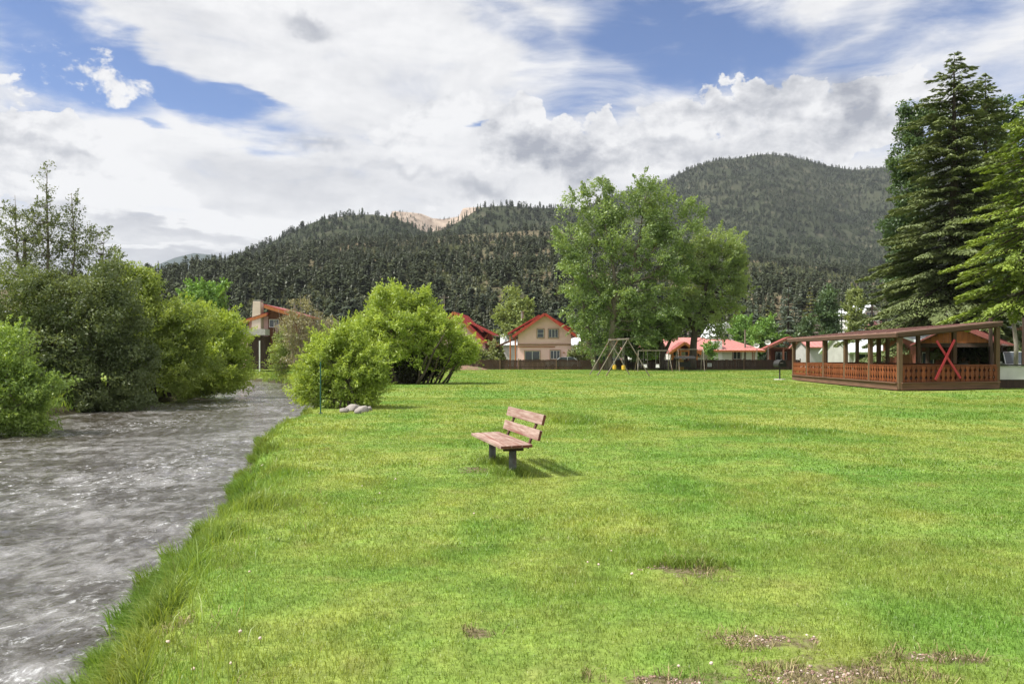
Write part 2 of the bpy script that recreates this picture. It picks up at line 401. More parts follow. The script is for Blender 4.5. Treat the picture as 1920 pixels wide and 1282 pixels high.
# ------------------------------------------------------------------ grass blades (one object of stuff per sort)
m,t,out_=newmat('grass_blade')
rn=t.node('ShaderNodeAttribute',attribute_name='rnd').outputs['Fac']
co_=t.node('ShaderNodeNewGeometry').outputs['Position']
col=lawncol(t,co_,rn)
d=t.node('ShaderNodeBsdfDiffuse'); t.put(d,0,col)
tr=t.node('ShaderNodeBsdfTranslucent'); t.put(tr,0,t.mix(1.0,col,(1.3,1.2,.6,1),'MULTIPLY'))
mx_=t.node('ShaderNodeMixShader'); t.put(mx_,0,.42); t.l.new(d.outputs[0],mx_.inputs[1]); t.l.new(tr.outputs[0],mx_.inputs[2])
g_=t.node('ShaderNodeBsdfGlossy'); t.put(g_,'Roughness',.4)
m2=t.node('ShaderNodeMixShader'); t.put(m2,0,.022); t.l.new(mx_.outputs[0],m2.inputs[1]); t.l.new(g_.outputs[0],m2.inputs[2])
t.l.new(m2.outputs[0],out_.inputs[0]); M_blade=m
rs=np.random.RandomState(3)
def blades(x,y,z,h,wd,lean,rs,la=None):
    n=len(x); a=rs.rand(n)*2*np.pi; la=rs.rand(n)*2*np.pi if la is None else la
    dx=np.cos(a)*wd/2; dy=np.sin(a)*wd/2
    L=h*lean; lx=np.cos(la)*L; ly=np.sin(la)*L
    mz=h*.58; tz=h*np.sqrt(np.clip(1-.55*lean**2,.15,1))
    V=np.empty((n,5,3),np.float32)
    V[:,0]=np.stack([x-dx,y-dy,z-.01],1); V[:,1]=np.stack([x+dx,y+dy,z-.01],1)
    V[:,2]=np.stack([x+dx*.8+lx*.35,y+dy*.8+ly*.35,z+mz],1); V[:,3]=np.stack([x-dx*.8+lx*.35,y-dy*.8+ly*.35,z+mz],1)
    V[:,4]=np.stack([x+lx,y+ly,z+tz],1)
    b=np.arange(n)[:,None]*5
    return V.reshape(-1,3), b+np.array([[0,1,2,3]]), b+np.array([[3,2,4]])
def scatter(y0,y1,dens,rs,margin=4.0):
    n=int(dens*.69*2*(y1*y1-y0*y0)/2+dens*margin*2*(y1-y0))
    y=np.sqrt(rs.rand(n)*(y1*y1-y0*y0)+y0*y0); x=(rs.rand(n)*2-1)*(.69*y+margin)
    k=(x>Redge(y)+.02)&(x<70)
    k&=~((x>18.9)&(x<25.3)&(y>37.9)&(y<56))
    return x[k],y[k]
Vs=[];Q=[];T=[];Rn=[];off=0
for (y0,y1,dens,w0,hh) in ((3.0,7.0,4200,.0042,.030),(7,11,2200,.007,.032),(11,18,850,.012,.036),(18,32,260,.022,.042),(32,62,60,.045,.045),(62,97,26,.075,.05)):
    x,y=scatter(y0,y1,dens,rs)
    dm=dirtmask(x,y); k=rs.rand(len(x))>dm*.55; x,y,dm=x[k],y[k],dm[k]
    tuft=fbm(x,y,.8,51,4); patch=fbm(x,y,3.5,52,3)
    edge=np.exp(-((x-Redge(y))/.55)**2)
    h=hh*(.55+.8*rs.rand(len(x)))*(.75+.6*sst((tuft-.42)/.25))*(.9+.2*sst((patch-.45)/.2))*(1-.6*dm)
    h=h*(1+1.6*edge*(.4+vnoise(x,y,.5,53)))
    V_,q_,t_=blades(x,y,gz(x,y),h,w0*(.7+.6*rs.rand(len(x))),.35+.75*rs.rand(len(x)),rs)
    Vs.append(V_);Q.append(q_+off);T.append(t_+off);off+=len(V_);Rn.append(np.repeat(rs.rand(len(x)) if y0<15 else .32+.36*rs.rand(len(x)),5))
o=meshnp('lawn_grass',np.concatenate(Vs),[np.concatenate(Q),np.concatenate(T)],M_blade,rnd=np.concatenate(Rn))
tag(o,'short mown green grass blades covering the park lawn','grass',kind='stuff')
# tall rough grass along the water's edge
Vs=[];Q=[];T=[];Rn=[];off=0
for (y0,y1,n,w0,hh) in ((3,9,46000,.006,.19),(9,18,46000,.010,.20),(18,34,20000,.022,.22)):
    y=y0+(y1-y0)*rs.rand(n); d=np.abs(rs.randn(n))*.34-.26
    x=Redge(y)+d
    tf=fbm(x,y,.42,61,3); k=rs.rand(n)<sst((tf-.30)/.25); x,y,d,tf=x[k],y[k],d[k],tf[k]
    h=hh*(.4+.9*rs.rand(len(x)))*(.4+1.2*sst((tf-.4)/.22))*(1.0-.35*np.clip(d/.8,0,1))
    z=gz(x,y); k=z>WZ-.05; x,y,h,z=x[k],y[k],h[k],z[k]
    V_,q_,t_=blades(x,y,z,h,w0*(.7+.6*rs.rand(len(x))),.25+.65*rs.rand(len(x)),rs)
    Vs.append(V_);Q.append(q_+off);T.append(t_+off);off+=len(V_);Rn.append(np.repeat(rs.rand(len(x))*.92,5))
# separate sods of long grass leaning out over the water
for k in range(170):
    yc=3.4+22*rs.rand()**1.25; xc=float(Redge(np.array([yc]))[0])+.20+.42*rs.rand()**1.3; sz=.05+.11*rs.rand(); n=int(260*(.5+rs.rand())*(1 if yc<12 else .6)); hh=(.09+.15*rs.rand())
    ang_=rs.rand(n)*2*np.pi; rr=np.sqrt(rs.rand(n))*sz; x=xc+np.cos(ang_)*rr; y=yc+np.sin(ang_)*rr*1.3
    la=ang_+rs.randn(n)*.5; la=np.where(rs.rand(n)<.45,np.pi+rs.randn(n)*.6,la)
    z=np.maximum(gz(x,y),WZ+.02)
    V_,q_,t_=blades(x,y,z,hh*(.5+.7*rs.rand(n)),(.0045+.0007*yc)+0*x,.25+.85*rs.rand(n),rs,la); Vs.append(V_);Q.append(q_+off);T.append(t_+off);off+=len(V_);Rn.append(np.repeat(np.clip(rs.rand()*.7+.3*rs.rand(n),0,.96),5))
# scattered longer stems
n=2600; y=3.5+9*rs.rand(n)**1.3; x=Redge(y)+rs.rand(n)**1.8*1.5-.22
V_,q_,t_=blades(x,y,gz(x,y),.12+.24*rs.rand(n)**1.5,.0055+0*x,.2+.7*rs.rand(n),rs); Vs.append(V_);Q.append(q_+off);T.append(t_+off);off+=len(V_);Rn.append(np.repeat(.5+.5*rs.rand(n),5))
o=meshnp('bank_grass',np.concatenate(Vs),[np.concatenate(Q),np.concatenate(T)],M_blade,rnd=np.concatenate(Rn))
tag(o,'long rough grass hanging over the river bank','grass',kind='stuff')
# rough grass on the far bank and behind the bushes
n=34000; y=17+67*rs.rand(n); s_=rs.rand(n)**1.5*5
x=np.where(rs.rand(n)<.6,Ledge(y)-s_+.2,Redge(y)+s_*.5-.2)
k=(y>17)&(gz(x,y)>WZ)&((y>34)|(x<-9.5)); x,y=x[k],y[k]
V_,q_,t_=blades(x,y,gz(x,y),.15+.3*rs.rand(len(x)),.05+0*x,.3+.5*rs.rand(len(x)),rs)
o=meshnp('rough_grass',V_,[q_,t_],M_blade,rnd=np.repeat(rs.rand(len(x)),5)); tag(o,'rough uncut grass on the far bank of the river','grass',kind='stuff')

# dead straw lying in the worn patches and along the bank
m,t,out_=newmat('straw_blade'); rn=t.node('ShaderNodeAttribute',attribute_name='rnd').outputs['Fac']
d=t.node('ShaderNodeBsdfDiffuse'); t.put(d,0,t.mix(rn,(.13,.105,.05,1),(.34,.29,.16,1))); t.l.new(d.outputs[0],out_.inputs[0])
n=60000; y=3.9+4.5*rs.rand(n); x=(rs.rand(n)*2-.9)*3.2; dm_=dirtmask(x,y); k=(dm_>.15)&(dm_<.97)&(fbm(x,y,.3,75,3)>.46)&(x>Redge(y)+.4); x,y=x[k][:9000],y[k][:9000]
n2=1600; yb=3.5+11*rs.rand(n2)**1.2; xb=Redge(yb)+.25+rs.rand(n2)*1.5; kb=fbm(xb,yb,.6,76,3)>.53; x=np.concatenate([x,xb[kb]]); y=np.concatenate([y,yb[kb]]); n=len(x)
V_,q_,t_=blades(x,y,gz(x,y)+.01*rs.rand(n),.035+.07*rs.rand(n)**2,.0045+0*x,.9+.4*rs.rand(n),rs)
o=meshnp('dry_grass',V_,[q_,t_],m,rnd=np.repeat(rs.rand(n),5)); tag(o,'dead straw coloured grass in the worn patches','grass',kind='stuff')

# white clover heads and pale gravel lying in the worn patches
def blobs(n,x,y,z,r,rs,flat=.8):
    t_=(1+5**.5)/2; iv=np.array([(-1,t_,0),(1,t_,0),(-1,-t_,0),(1,-t_,0),(0,-1,t_),(0,1,t_),(0,-1,-t_),(0,1,-t_),(t_,0,-1),(t_,0,1),(-t_,0,-1),(-t_,0,1)])/1.9
    fi=np.array([(0,11,5),(0,5,1),(0,1,7),(0,7,10),(0,10,11),(1,5,9),(5,11,4),(11,10,2),(10,7,6),(7,1,8),(3,9,4),(3,4,2),(3,2,6),(3,6,8),(3,8,9),(4,9,5),(2,4,11),(6,2,10),(8,6,7),(9,8,1)])
    V=iv[None]*(1+.5*(rs.rand(n,12,1)-.5)); a=rs.rand(n)*6.28; c,s=np.cos(a)[:,None],np.sin(a)[:,None]
    sx=.7+.6*rs.rand(n,1)
    vx=V[:,:,0]*sx; vy=V[:,:,1]; V=np.stack([vx*c-vy*s,vx*s+vy*c,V[:,:,2]*flat],-1)*r[:,None,None]
    V=V+np.stack([x,y,z],1)[:,None,:]
    return V.reshape(-1,3),(np.arange(n)[:,None,None]*12+fi[None]).reshape(-1,3)
cl=[]
n=120; y=4.1+12*rs.rand(n)**1.6; x=(rs.rand(n)*1.9-.95)*.68*y; k=(x>Redge(y)+.5)&(fbm(x,y,1.6,71,3)>.47)&(x<1.5); x,y=x[k],y[k]; n=len(x)
M_clover=mat('clover_white',(.70,.62,.55),(.55,.40,.34),scale=30,rough=.8,bump=0)
V_,f_=blobs(n,x,y,gz(x,y)+.05+.03*rs.rand(n),.007+.005*rs.rand(n),rs,1.0)
o=meshnp('clover_flowers',V_,f_,M_clover); tag(o,'tiny white clover heads scattered through the grass','clover',kind='stuff')
m,t,out_=newmat('gravel'); rn=t.node('ShaderNodeAttribute',attribute_name='rnd').outputs['Fac']
cr=t.node('ShaderNodeValToRGB'); t.put(cr,0,rn); e=cr.color_ramp.elements; e[0].color=(.16,.11,.085,1); e[1].color=(.55,.47,.42,1); q_=e.new(.5); q_.color=(.28,.17,.135,1)
p=t.node('ShaderNodeBsdfPrincipled'); t.l.new(cr.outputs[0],p.inputs['Base Color']); t.put(p,'Roughness',.85); t.l.new(p.outputs[0],out_.inputs[0]); M_gravel=m
n=60000; y=4.0+3.2*rs.rand(n); x=(rs.rand(n)*2-.35)*2.4
k=(dirtmask(x,y)*(.35+.65*rs.rand(n))>.42)&(fbm(x,y,.16,72,3)>.44)&(x>.6); x,y=x[k],y[k]; n=len(x)
V_,f_=blobs(n,x,y,gz(x,y)+.002,.0035+.008*rs.rand(n)**3,rs,.6)
o=meshnp('gravel',V_,f_,M_gravel,rnd=np.repeat(rs.rand(n),12)); tag(o,'pinkish gravel showing through worn turf','gravel',kind='stuff')

# ------------------------------------------------------------------ hills
def azpt(px,D,z): return np.array([(px-CX)/F*D, D, z])
class Hill:
    def __init__(s,pts,D0,drop,seed,conv=1.0,amp=.06,ripple=8):
        s.px=np.array([p[0] for p in pts],float); s.py=np.array([p[1] for p in pts],float); s.D=np.array([p[2] for p in pts],float)
        s.D0=D0; s.seed=seed; s.conv=conv; s.amp=amp; s.drop=drop; s.rip=ripple
    def at(s,px,t):
        D1=np.interp(px,s.px,s.D); y=np.interp(px,s.px,s.py)+s.rip
        zr=CH+(HY-y)/F*D1
        D=s.D0+(D1-s.D0)*t
        x=(px-CX)/F*D
        up=np.clip(t,0,1); z=zr*(up**s.conv)
        z=np.where(t>1, zr-(t-1)*(D1-s.D0)*s.drop, z)
        w=np.clip(np.minimum(up*4,1)*(1-.80*np.clip((up-.75)/.25,0,1)),0,1)
        z=z+zr*s.amp*w*(fbm(x,D,170,s.seed,5)-.5)*2.2 + zr*.025*w*(fbm(x,D,45,s.seed+3,3)-.5)*2
        return x,D,z
    def mesh(s,name,mat_,label,p0=-900,p1=2800,nc=420,nr=70):
        px=np.linspace(p0,p1,nc); t=np.concatenate([np.linspace(-.12,1,nr),np.linspace(1.04,1.6,9)])
        PX,T=np.meshgrid(px,t); x,y,z=s.at(PX,T); z=np.where(T<=0,-3+0*z,z)
        n2=nc; i,j=np.meshgrid(np.arange(nc-1),np.arange(len(t)-1)); a=(j*n2+i).ravel()
        o=meshnp(name,np.stack([x,y,z],-1).reshape(-1,3),np.stack([a,a+1,a+n2+1,a+n2],1),mat_,smooth=True)
        return tag(o,label,'hill',kind='structure')
HA=Hill([(-900,560,420),(-200,540,450),(150,522,480),(260,507,500),(340,494,510),(440,478,540),(520,462,600),(620,446,700),(720,436,760),(830,428,800),(900,424,820),(1000,418,860),(1100,425,900),(1250,445,900),(1400,470,860),(1600,495,800),(1900,520,700),(2800,560,600)],190,.5,101,1.05,.075,14)
HB=Hill([(-900,640,1300),(300,560,1150),(430,484,1150),(470,462,1180),(520,440,1200),(560,420,1230),(600,405,1260),(650,397,1280),(700,395,1300),(742,402,1300),(762,412,1290),(800,428,1280),(830,422,1260),(858,408,1300),(900,381,1340),(940,377,1350),(990,381,1380),(1040,381,1400),(1200,392,1450),(1400,430,1400),(1700,470,1300),(2800,560,1200)],620,.5,131,1.0,.06,8)
HC=Hill([(-900,640,2200),(900,520,2000),(1000,440,1950),(1080,392,1950),(1150,362,1950),(1250,336,2000),(1300,310,2050),(1350,296,2080),(1400,290,2100),(1440,284,2120),(1480,288,2120),(1520,298,2120),(1560,309,2150),(1600,315,2200),(1650,311,2200),(1720,304,2200),(1800,300,2200),(1900,296,2200),(2100,300,2200),(2800,360,2200)],1050,.5,161,.95,.05,4)
HD=Hill([(-900,600,3400),(150,560,3400),(280,503,3400),(330,482,3400),(365,474,3400),(410,480,3400),(460,500,3400),(560,560,3400),(2800,640,3400)],2500,.4,191,1,.03,0)
HE=Hill([(-900,640,2500),(680,520,2500),(735,397,2500),(760,398,2500),(790,401,2520),(812,410,2540),(830,411,2550),(860,406,2550),(868,390,2550),(900,388,2550),(960,420,2550),(1060,560,2550),(2800,640,2500)],2100,.8,211,.7,.03,0)
def hillmat(name,a,b_,c,sc):
    m,t,out=newmat(name); co=t.node('ShaderNodeNewGeometry').outputs['Position']
    n1=t.noise(co,sc,6,.6,.4); n2=t.noise(co,sc*5,5,.6)
    col=t.mix(t.maprange(n1,.42,.6,0,1),c4(a),c4(b_)); col=t.mix(t.maprange(n2,.55,.7,0,.8),col,c4(c))
    p=t.node('ShaderNodeBsdfDiffuse'); t.put(p,0,col); t.l.new(p.outputs[0],out.inputs[0]); return m
M_hill=hillmat('hillside_soil',(.075,.078,.048),(.125,.105,.068),(.20,.155,.105),.012)
M_hill2=hillmat('hillside_far_soil',(.036,.044,.026),(.050,.055,.034),(.09,.085,.06),.006)
M_cliff=hillmat('cliff_rock',(.36,.29,.235),(.25,.195,.155),(.46,.39,.33),.03)
HA.mesh('near_hill',M_hill,'wooded foothill rising behind the houses')
HB.mesh('middle_hill',M_hill2,'wooded hill with a rounded top')
HC.mesh('mountain',M_hill2,'tall dark forested mountain')
HD.mesh('distant_hill',mat('distant_hill_wood',(.035,.055,.06),(.03,.05,.055),scale=.01,rough=1,bump=0),'small bluish hill far down the valley',nc=200,nr=20)
# cliff with eroded gullies
HE.mesh('cliff',M_cliff,'tan rock cliff showing on the skyline',p0=600,p1=1150,nc=240,nr=60)

# ------------------------------------------------------------------ forest
def conifer_proto(seed,n=64,shape=0):
    """unit-high conifer made of ragged drooping faces round a thin trunk"""
    rs=np.random.RandomState(seed); V=[];Fq=[]
    hs=np.sort(rs.rand(n))**.9*.86+.10
    for k,h in enumerate(hs):
        r=(.165*(1-h)**.85+.006) if shape==0 else (.24*np.sqrt(max(.01,1-((h-.55)/.5)**2))*.9+.01)
        a=rs.rand()*2*np.pi; r*=.75+.5*rs.rand()
        d=np.array([np.cos(a),np.sin(a),0]); s=np.array([-d[1],d[0],0]); w=(.018+.03*rs.rand())*(1-h)+.010+r*.26
        dz=-.05-.05*rs.rand()
        b=len(V)
        V+=[d*r*.05+np.array([0,0,h+.03]), d*r*.7+s*w+np.array([0,0,h+dz*.5]), d*r*1.1+np.array([0,0,h+dz]), d*r*.7-s*w+np.array([0,0,h+dz*.45])]
        Fq.append((b,b+1,b+2,b+3))
    b=len(V)
    for a in (0,2.1,4.2): V.append(np.array([np.cos(a)*.016,np.sin(a)*.016,0]))
    V.append(np.array([0,0,1.0]))
    V=np.array(V); Fq=np.array(Fq); Tt=np.array([(b,b+1,b+3),(b+1,b+2,b+3),(b+2,b,b+3)])
    return V,Fq,Tt
PR=[conifer_proto(1,60,0),conifer_proto(2,66,0),conifer_proto(3,56,1),conifer_proto(4,60,0),conifer_proto(5,60,1)]
M_conif=leafmat('forest_needles',(.036,.048,.026),(.066,.080,.044),trans=.12,patch=.0,gloss=.02)
def forest(parts,name,label,mat_):
    Vs=[];Q=[];T=[];Rn=[];off=0
    for (x,y,z,h,wd) in parts:
        rs_=np.random.RandomState(int(abs(x.sum()))%9999)
        which=rs_.randint(0,len(PR),len(x)); rnd=rs_.rand(len(x)); a=rs_.rand(len(x))*6.28
        for k,(V0,q0,t0) in enumerate(PR):
            s=which==k; n=s.sum()
            if not n: continue
            c,s2=np.cos(a[s])[:,None],np.sin(a[s])[:,None]
            V=np.empty((n,len(V0),3),np.float32); hh=h[s][:,None]; ww=(h[s]*wd[s])[:,None]
            V[:,:,0]=(V0[:,0]*c-V0[:,1]*s2)*ww+x[s][:,None]; V[:,:,1]=(V0[:,0]*s2+V0[:,1]*c)*ww+y[s][:,None]; V[:,:,2]=V0[:,2]*hh+z[s][:,None]
            b=(np.arange(n)*len(V0))[:,None,None]+off
            Vs.append(V.reshape(-1,3)); Q.append((q0[None]+b).reshape(-1,4)); T.append((t0[None]+b).reshape(-1,3))
            Rn.append((rnd[s][:,None]*.75+.25*np.random.RandomState(k).rand(n,len(V0))).ravel()); off+=n*len(V0)
    o=meshnp(name,np.concatenate(Vs),[np.concatenate(Q),np.concatenate(T)],mat_,rnd=np.concatenate(Rn))
    return tag(o,label,'forest',kind='stuff')
def place(H,n,p0,p1,t0,t1,hm,seed,thr=.35,power=1.0):
    rs=np.random.RandomState(seed); px=p0+(p1-p0)*rs.rand(n); t=t0+(t1-t0)*rs.rand(n)**power
    x,y,z=H.at(px,t)
    dens=fbm(x,y,110,seed+5,4); k=(rs.rand(n)<sst((dens-thr+.12)/.24)) | (t>.97)
    x,y,z=x[k],y[k],z[k]; n=len(x)
    return [x,y,z-.3,hm*(.55+.75*rs.rand(n)),.75+.6*rs.rand(n)]
pa=place(HA,9000,60,2000,.03,1.03,8.3,301,.42)
pb=place(HB,8000,250,2000,.25,1.02,11,302,.30)
pc=place(HC,24000,950,2050,.2,1.02,10,303,.22)
pd=place(HE,500,640,1060,.75,1.0,9,304,.52)
# the nearest trees of the hillside, each its own object
vis=(np.abs(pa[0]/pa[1])<.62)&(pa[0]/pa[1]>-.40)&(pa[1]>215)
order=np.argsort(np.where(vis,pa[1]/pa[3],1e9))[:280]
keep=np.ones(len(pa[0]),bool); keep[order]=False
ind=[q[order] for q in pa]; pa=[q[keep] for q in pa]
forest([pa],'hillside_forest','dense dark conifer wood covering the foothill',M_conif)
M_conif2=leafmat('far_forest_needles',(.028,.044,.022),(.066,.090,.044),trans=.1,patch=.5,nscale=.006,gloss=.02)
forest([pb,pd],'hilltop_forest','distant conifer wood covering the rounded hill',M_conif2)
forest([pc],'mountain_forest','fine dark conifer forest covering the mountain',M_conif2)
protos=[]
for k in range(5):
    V0,q0,t0=conifer_proto(11+k,130,0 if k!=2 and k!=4 else 1)
    o=meshnp('hillside_conifer',V0,[q0,t0],leafmat('hillside_needles',[(.028,.04,.021),(.034,.044,.023),(.030,.042,.028),(.042,.048,.027),(.032,.044,.024)][k],[(.055,.070,.035),(.070,.078,.040),(.055,.068,.042),(.085,.088,.052),(.06,.075,.036)][k],trans=.12,patch=0,gloss=.02),rnd=np.random.RandomState(k).rand(len(V0)))
    protos.append(o)
for k in range(len(ind[0])):
    p_=protos[k%5]; o=p_ if k<5 else p_.copy()
    if k>=5: COL.objects.link(o)
    o.location=(ind[0][k],ind[1][k],ind[2][k]); h=ind[3][k]; o.scale=(h*ind[4][k],h*ind[4][k],h); o.rotation_euler=(0,0,k*2.4)
    tag(o,'dark conifer among the lowest trees of the wooded hillside behind the houses','tree','conifers on the lower hillside')
# scrub: pale green brush on the open slopes
rs=np.random.RandomState(9)
px=250+1450*rs.rand(17000); tt=rs.rand(17000)*.85; x,y,z=HA.at(px,tt); k=(fbm(x,y,60,305,3)>.5)|(fbm(x,y,110,306,4)<.44); x,y,z=x[k],y[k],z[k]; n=len(x)
V_,f_=blobs(n,x,y,z,.5+1.3*rs.rand(n),rs,.7)
nl=n*22; ci=rs.randint(0,n,nl); C=np.stack([x,y,z],1)[ci]; d_=rs.randn(nl,3); d_/=np.linalg.norm(d_,axis=1)[:,None]; d_[:,2]=np.abs(d_[:,2]); rr=(1.0+1.4*rs.rand(n))[ci][:,None]
C=C+d_*rr; u=rs.randn(nl,3)*.32; v=rs.randn(nl,3)*.32
V_=np.stack([C-u,C-v,C+u,C+v],1).reshape(-1,3); f_=np.arange(nl*4).reshape(-1,4)
M_scrub=leafmat('hillside_scrub_leaf',(.05,.065,.030),(.16,.18,.085),trans=.2,patch=.75,nscale=.035,gloss=.02)
o=meshnp('hillside_scrub',V_,f_,M_scrub,rnd=np.repeat(rs.rand(nl),4)); tag(o,'low pale green brush on the open slopes of the hill','brush',kind='stuff')
# ------------------------------------------------------------------ broad-leaved trees and bushes
M_bark=mat('bark_grey',(.13,.105,.08),(.22,.19,.155),scale=5,rough=.95,bump=.8,stretch=(1,1,.25),bdist=.05,c3=(.09,.07,.055))
M_bark2=mat('bark_pale',(.38,.35,.30),(.22,.20,.17),scale=5,rough=.9,bump=.5,stretch=(1,1,.4))
M_barkd=mat('bark_dark',(.050,.040,.032),(.085,.068,.05),scale=6,rough=.95,bump=.6,stretch=(1,1,.25))
def px_lobes(L, D, dd=1.0):
    """lobes given where they stand: (px,py,rx,ry[,depth offset,weight]) at depth D -> world ellipsoids"""
    out=[]; s=D/F
    for q in L:
        px,py,rx,ry=q[:4]; dy=q[4] if len(q)>4 else 0; wt=q[5] if len(q)>5 else 1
        c=P(px,py,D+dy); r=rx*s
        out.append((c.x,c.y,c.z,r,max(r,ry*s*.8)*dd,ry*s,wt))
    return out
def leafy(name,label,cat,base,lobes,mat_leaf,mat_bark,stems,seed=0,clumps=200,per=90,crad=.7,leaf=(.16,.06),group=None,flat=.75,up=.35,droop=0,nbr=40,brad=.035,shell=.45,twigs=0,minz=None,scrd=(.6,1.3),shoots=0,slen=.9):
    rs=np.random.RandomState(seed); base=Vector(base)
    rt=thing(name,label,cat,base,group=group)
    B=np.array(base); Lb=np.array(lobes,float)
    vol=(Lb[:,3]*Lb[:,4]*Lb[:,5])**(2/3)*Lb[:,6]; pr=vol/vol.sum()
    li=rs.choice(len(Lb),clumps,p=pr)
    d=rs.randn(clumps,3); d/=np.linalg.norm(d,axis=1)[:,None]
    rr=(shell+(1-shell)*rs.rand(clumps)**.6)[:,None]*(.88+.24*rs.rand(clumps,1))
    C=Lb[li,:3]+d*Lb[li,3:6]*rr
    if minz is not None: C[:,2]=np.maximum(C[:,2],minz+.25*rs.rand(clumps))
    ctr=np.average(Lb[:,:3],axis=0,weights=vol)
    cr=crad*(scrd[0]+(scrd[1]-scrd[0])*rs.rand(clumps))
    n=clumps*per; ci=np.repeat(np.arange(clumps),per)
    e=rs.randn(n,3); e/=np.linalg.norm(e,axis=1)[:,None]; e*=(rs.rand(n)**.45)[:,None]; e[:,2]*=flat
    Pp=C[ci]+e*cr[ci][:,None]
    if droop: Pp[:,2]-=droop*(np.hypot(e[:,0],e[:,1])**2)*cr[ci]
    keep=Pp[:,2]>(minz if minz is not None else -9); Pp=Pp[keep]; ci=ci[keep]; n=len(Pp)
    outw=Pp-ctr; outw/=np.linalg.norm(outw,axis=1)[:,None]+1e-6
    nn=rs.randn(n,3); nn/=np.linalg.norm(nn,axis=1)[:,None]; nn=nn+outw*.55+np.array([0,0,up]); nn/=np.linalg.norm(nn,axis=1)[:,None]
    a=rs.randn(n,3); a[:,2]-=.4; u=a-nn*(a*nn).sum(1)[:,None]; u/=np.linalg.norm(u,axis=1)[:,None]; v=np.cross(nn,u)
    ll=leaf[0]*(.6+.8*rs.rand(n))[:,None]/2; ww=leaf[1]*(.6+.8*rs.rand(n))[:,None]/2
    Pl=Pp-B
    V=np.stack([Pl-u*ll,Pl-v*ww,Pl+u*ll,Pl+v*ww],1).reshape(-1,3)
    cl=rs.rand(clumps)
    rnd=np.clip(.45*cl[ci]+.55*rs.rand(n),0,1)
    if shoots:      # leafy shoots springing out of the crown
        si=rs.choice(clumps,shoots); so_=C[si]; sdv=so_-ctr; sdv/=np.linalg.norm(sdv,axis=1)[:,None]; sdv=sdv+np.array([0,0,.55])+.35*rs.randn(shoots,3); sdv/=np.linalg.norm(sdv,axis=1)[:,None]
        sL=slen*(.5+.8*rs.rand(shoots)); m_=int(26*max(1,slen/.9)); tt=rs.rand(shoots,m_)**.8
        Q_=so_[:,None]+sdv[:,None]*(tt*sL[:,None])[...,None]+rs.randn(shoots,m_,3)*(.035*slen+.10*slen*(1-tt))[...,None]; Q_[...,2]-=.12*(tt*sL[:,None])**2
        Q_=Q_.reshape(-1,3); k2=len(Q_); uu=np.repeat(sdv,m_,axis=0)+.6*rs.randn(k2,3); uu/=np.linalg.norm(uu,axis=1)[:,None]
        n3=rs.randn(k2,3)+np.array([0,0,.4]); n3=n3-uu*(n3*uu).sum(1)[:,None]; n3/=np.linalg.norm(n3,axis=1)[:,None]; v3=np.cross(n3,uu)
        l3=leaf[0]*(.6+.7*rs.rand(k2))[:,None]/2; w3=leaf[1]*(.6+.6*rs.rand(k2))[:,None]/2; Q_=Q_-B
        V=np.concatenate([V,np.stack([Q_-uu*l3,Q_-v3*w3,Q_+uu*l3,Q_+v3*w3],1).reshape(-1,3)]); rnd=np.concatenate([rnd,.35+.65*rs.rand(k2)]); n+=k2
    # trunk, limbs and branches
    mb=MB(); pts=[]
    for st in stems:
        ps=[Vector(p[:3]) for p in st]; ra=[p[3] for p in st]
        # smooth the polyline a little
        q=[];r_=[]
        for k in range(len(ps)-1):
            for f in (0,.33,.67): q.append(ps[k].lerp(ps[k+1],f)); r_.append(ra[k]+(ra[k+1]-ra[k])*f)
        q.append(ps[-1]); r_.append(ra[-1])
        for k in range(1,len(q)-1):
            q[k]=q[k]+Vector(rs.randn(3)*r_[k]*.35)
        mb.tube([p-base for p in q],r_,9 if ra[0]>.1 else 6)
        pts+=list(zip(q,r_))
    PT=np.array([p for p,_ in pts]); RT=np.array([r for _,r in pts])
    order=rs.permutation(clumps)[:nbr]
    for k in order:
        c=C[k]; dist_=np.linalg.norm(PT-c,axis=1)+ (PT[:,2]>c[2]-.1)*2.5*np.abs(PT[:,2]-c[2])
        m_=np.argmin(dist_); s_=Vector(PT[m_]); e_=Vector(c)
        L=(e_-s_).length
        if L<.2: continue
        mid=s_.lerp(e_,.5)+Vector((rs.randn()*L*.07,rs.randn()*L*.07,-.06*L+rs.randn()*L*.05))
        r0=min(RT[m_]*.7,brad*(.6+.25*L))
        q1=s_.lerp(mid,.55)+Vector(rs.randn(3)*L*.02)
        mb.tube([s_-base,q1-base,mid-base,mid.lerp(e_,.5)-base+Vector(rs.randn(3)*L*.02),e_-base],[r0,r0*.85,r0*.65,r0*.42,r0*.15],5)
        for _ in range(twigs):
            dd=Vector(rs.randn(3)); dd.z=abs(dd.z)*.6+.1; dd=dd.normalized()*cr[k]*(.8+.5*rs.rand())
            f_=.4+.6*rs.rand(); b_=mid.lerp(e_,f_)-base
            mb.tube([b_,b_+dd*.5+Vector(rs.randn(3)*.04),b_+dd],[r0*.3,r0*.22,r0*.08],4)
    mb.build('trunk',mat_bark,rt,smooth=True)
    if n: meshnp('crown',V,np.arange(n*4).reshape(-1,4),mat_leaf,parent=rt,rnd=np.repeat(rnd,4))
    return rt
def stem(D,*pp):      # polyline (px,py,radius[,dy])
    return [(*P(p[0],p[1],D+(p[3] if len(p)>3 else 0)),p[2]) for p in pp]

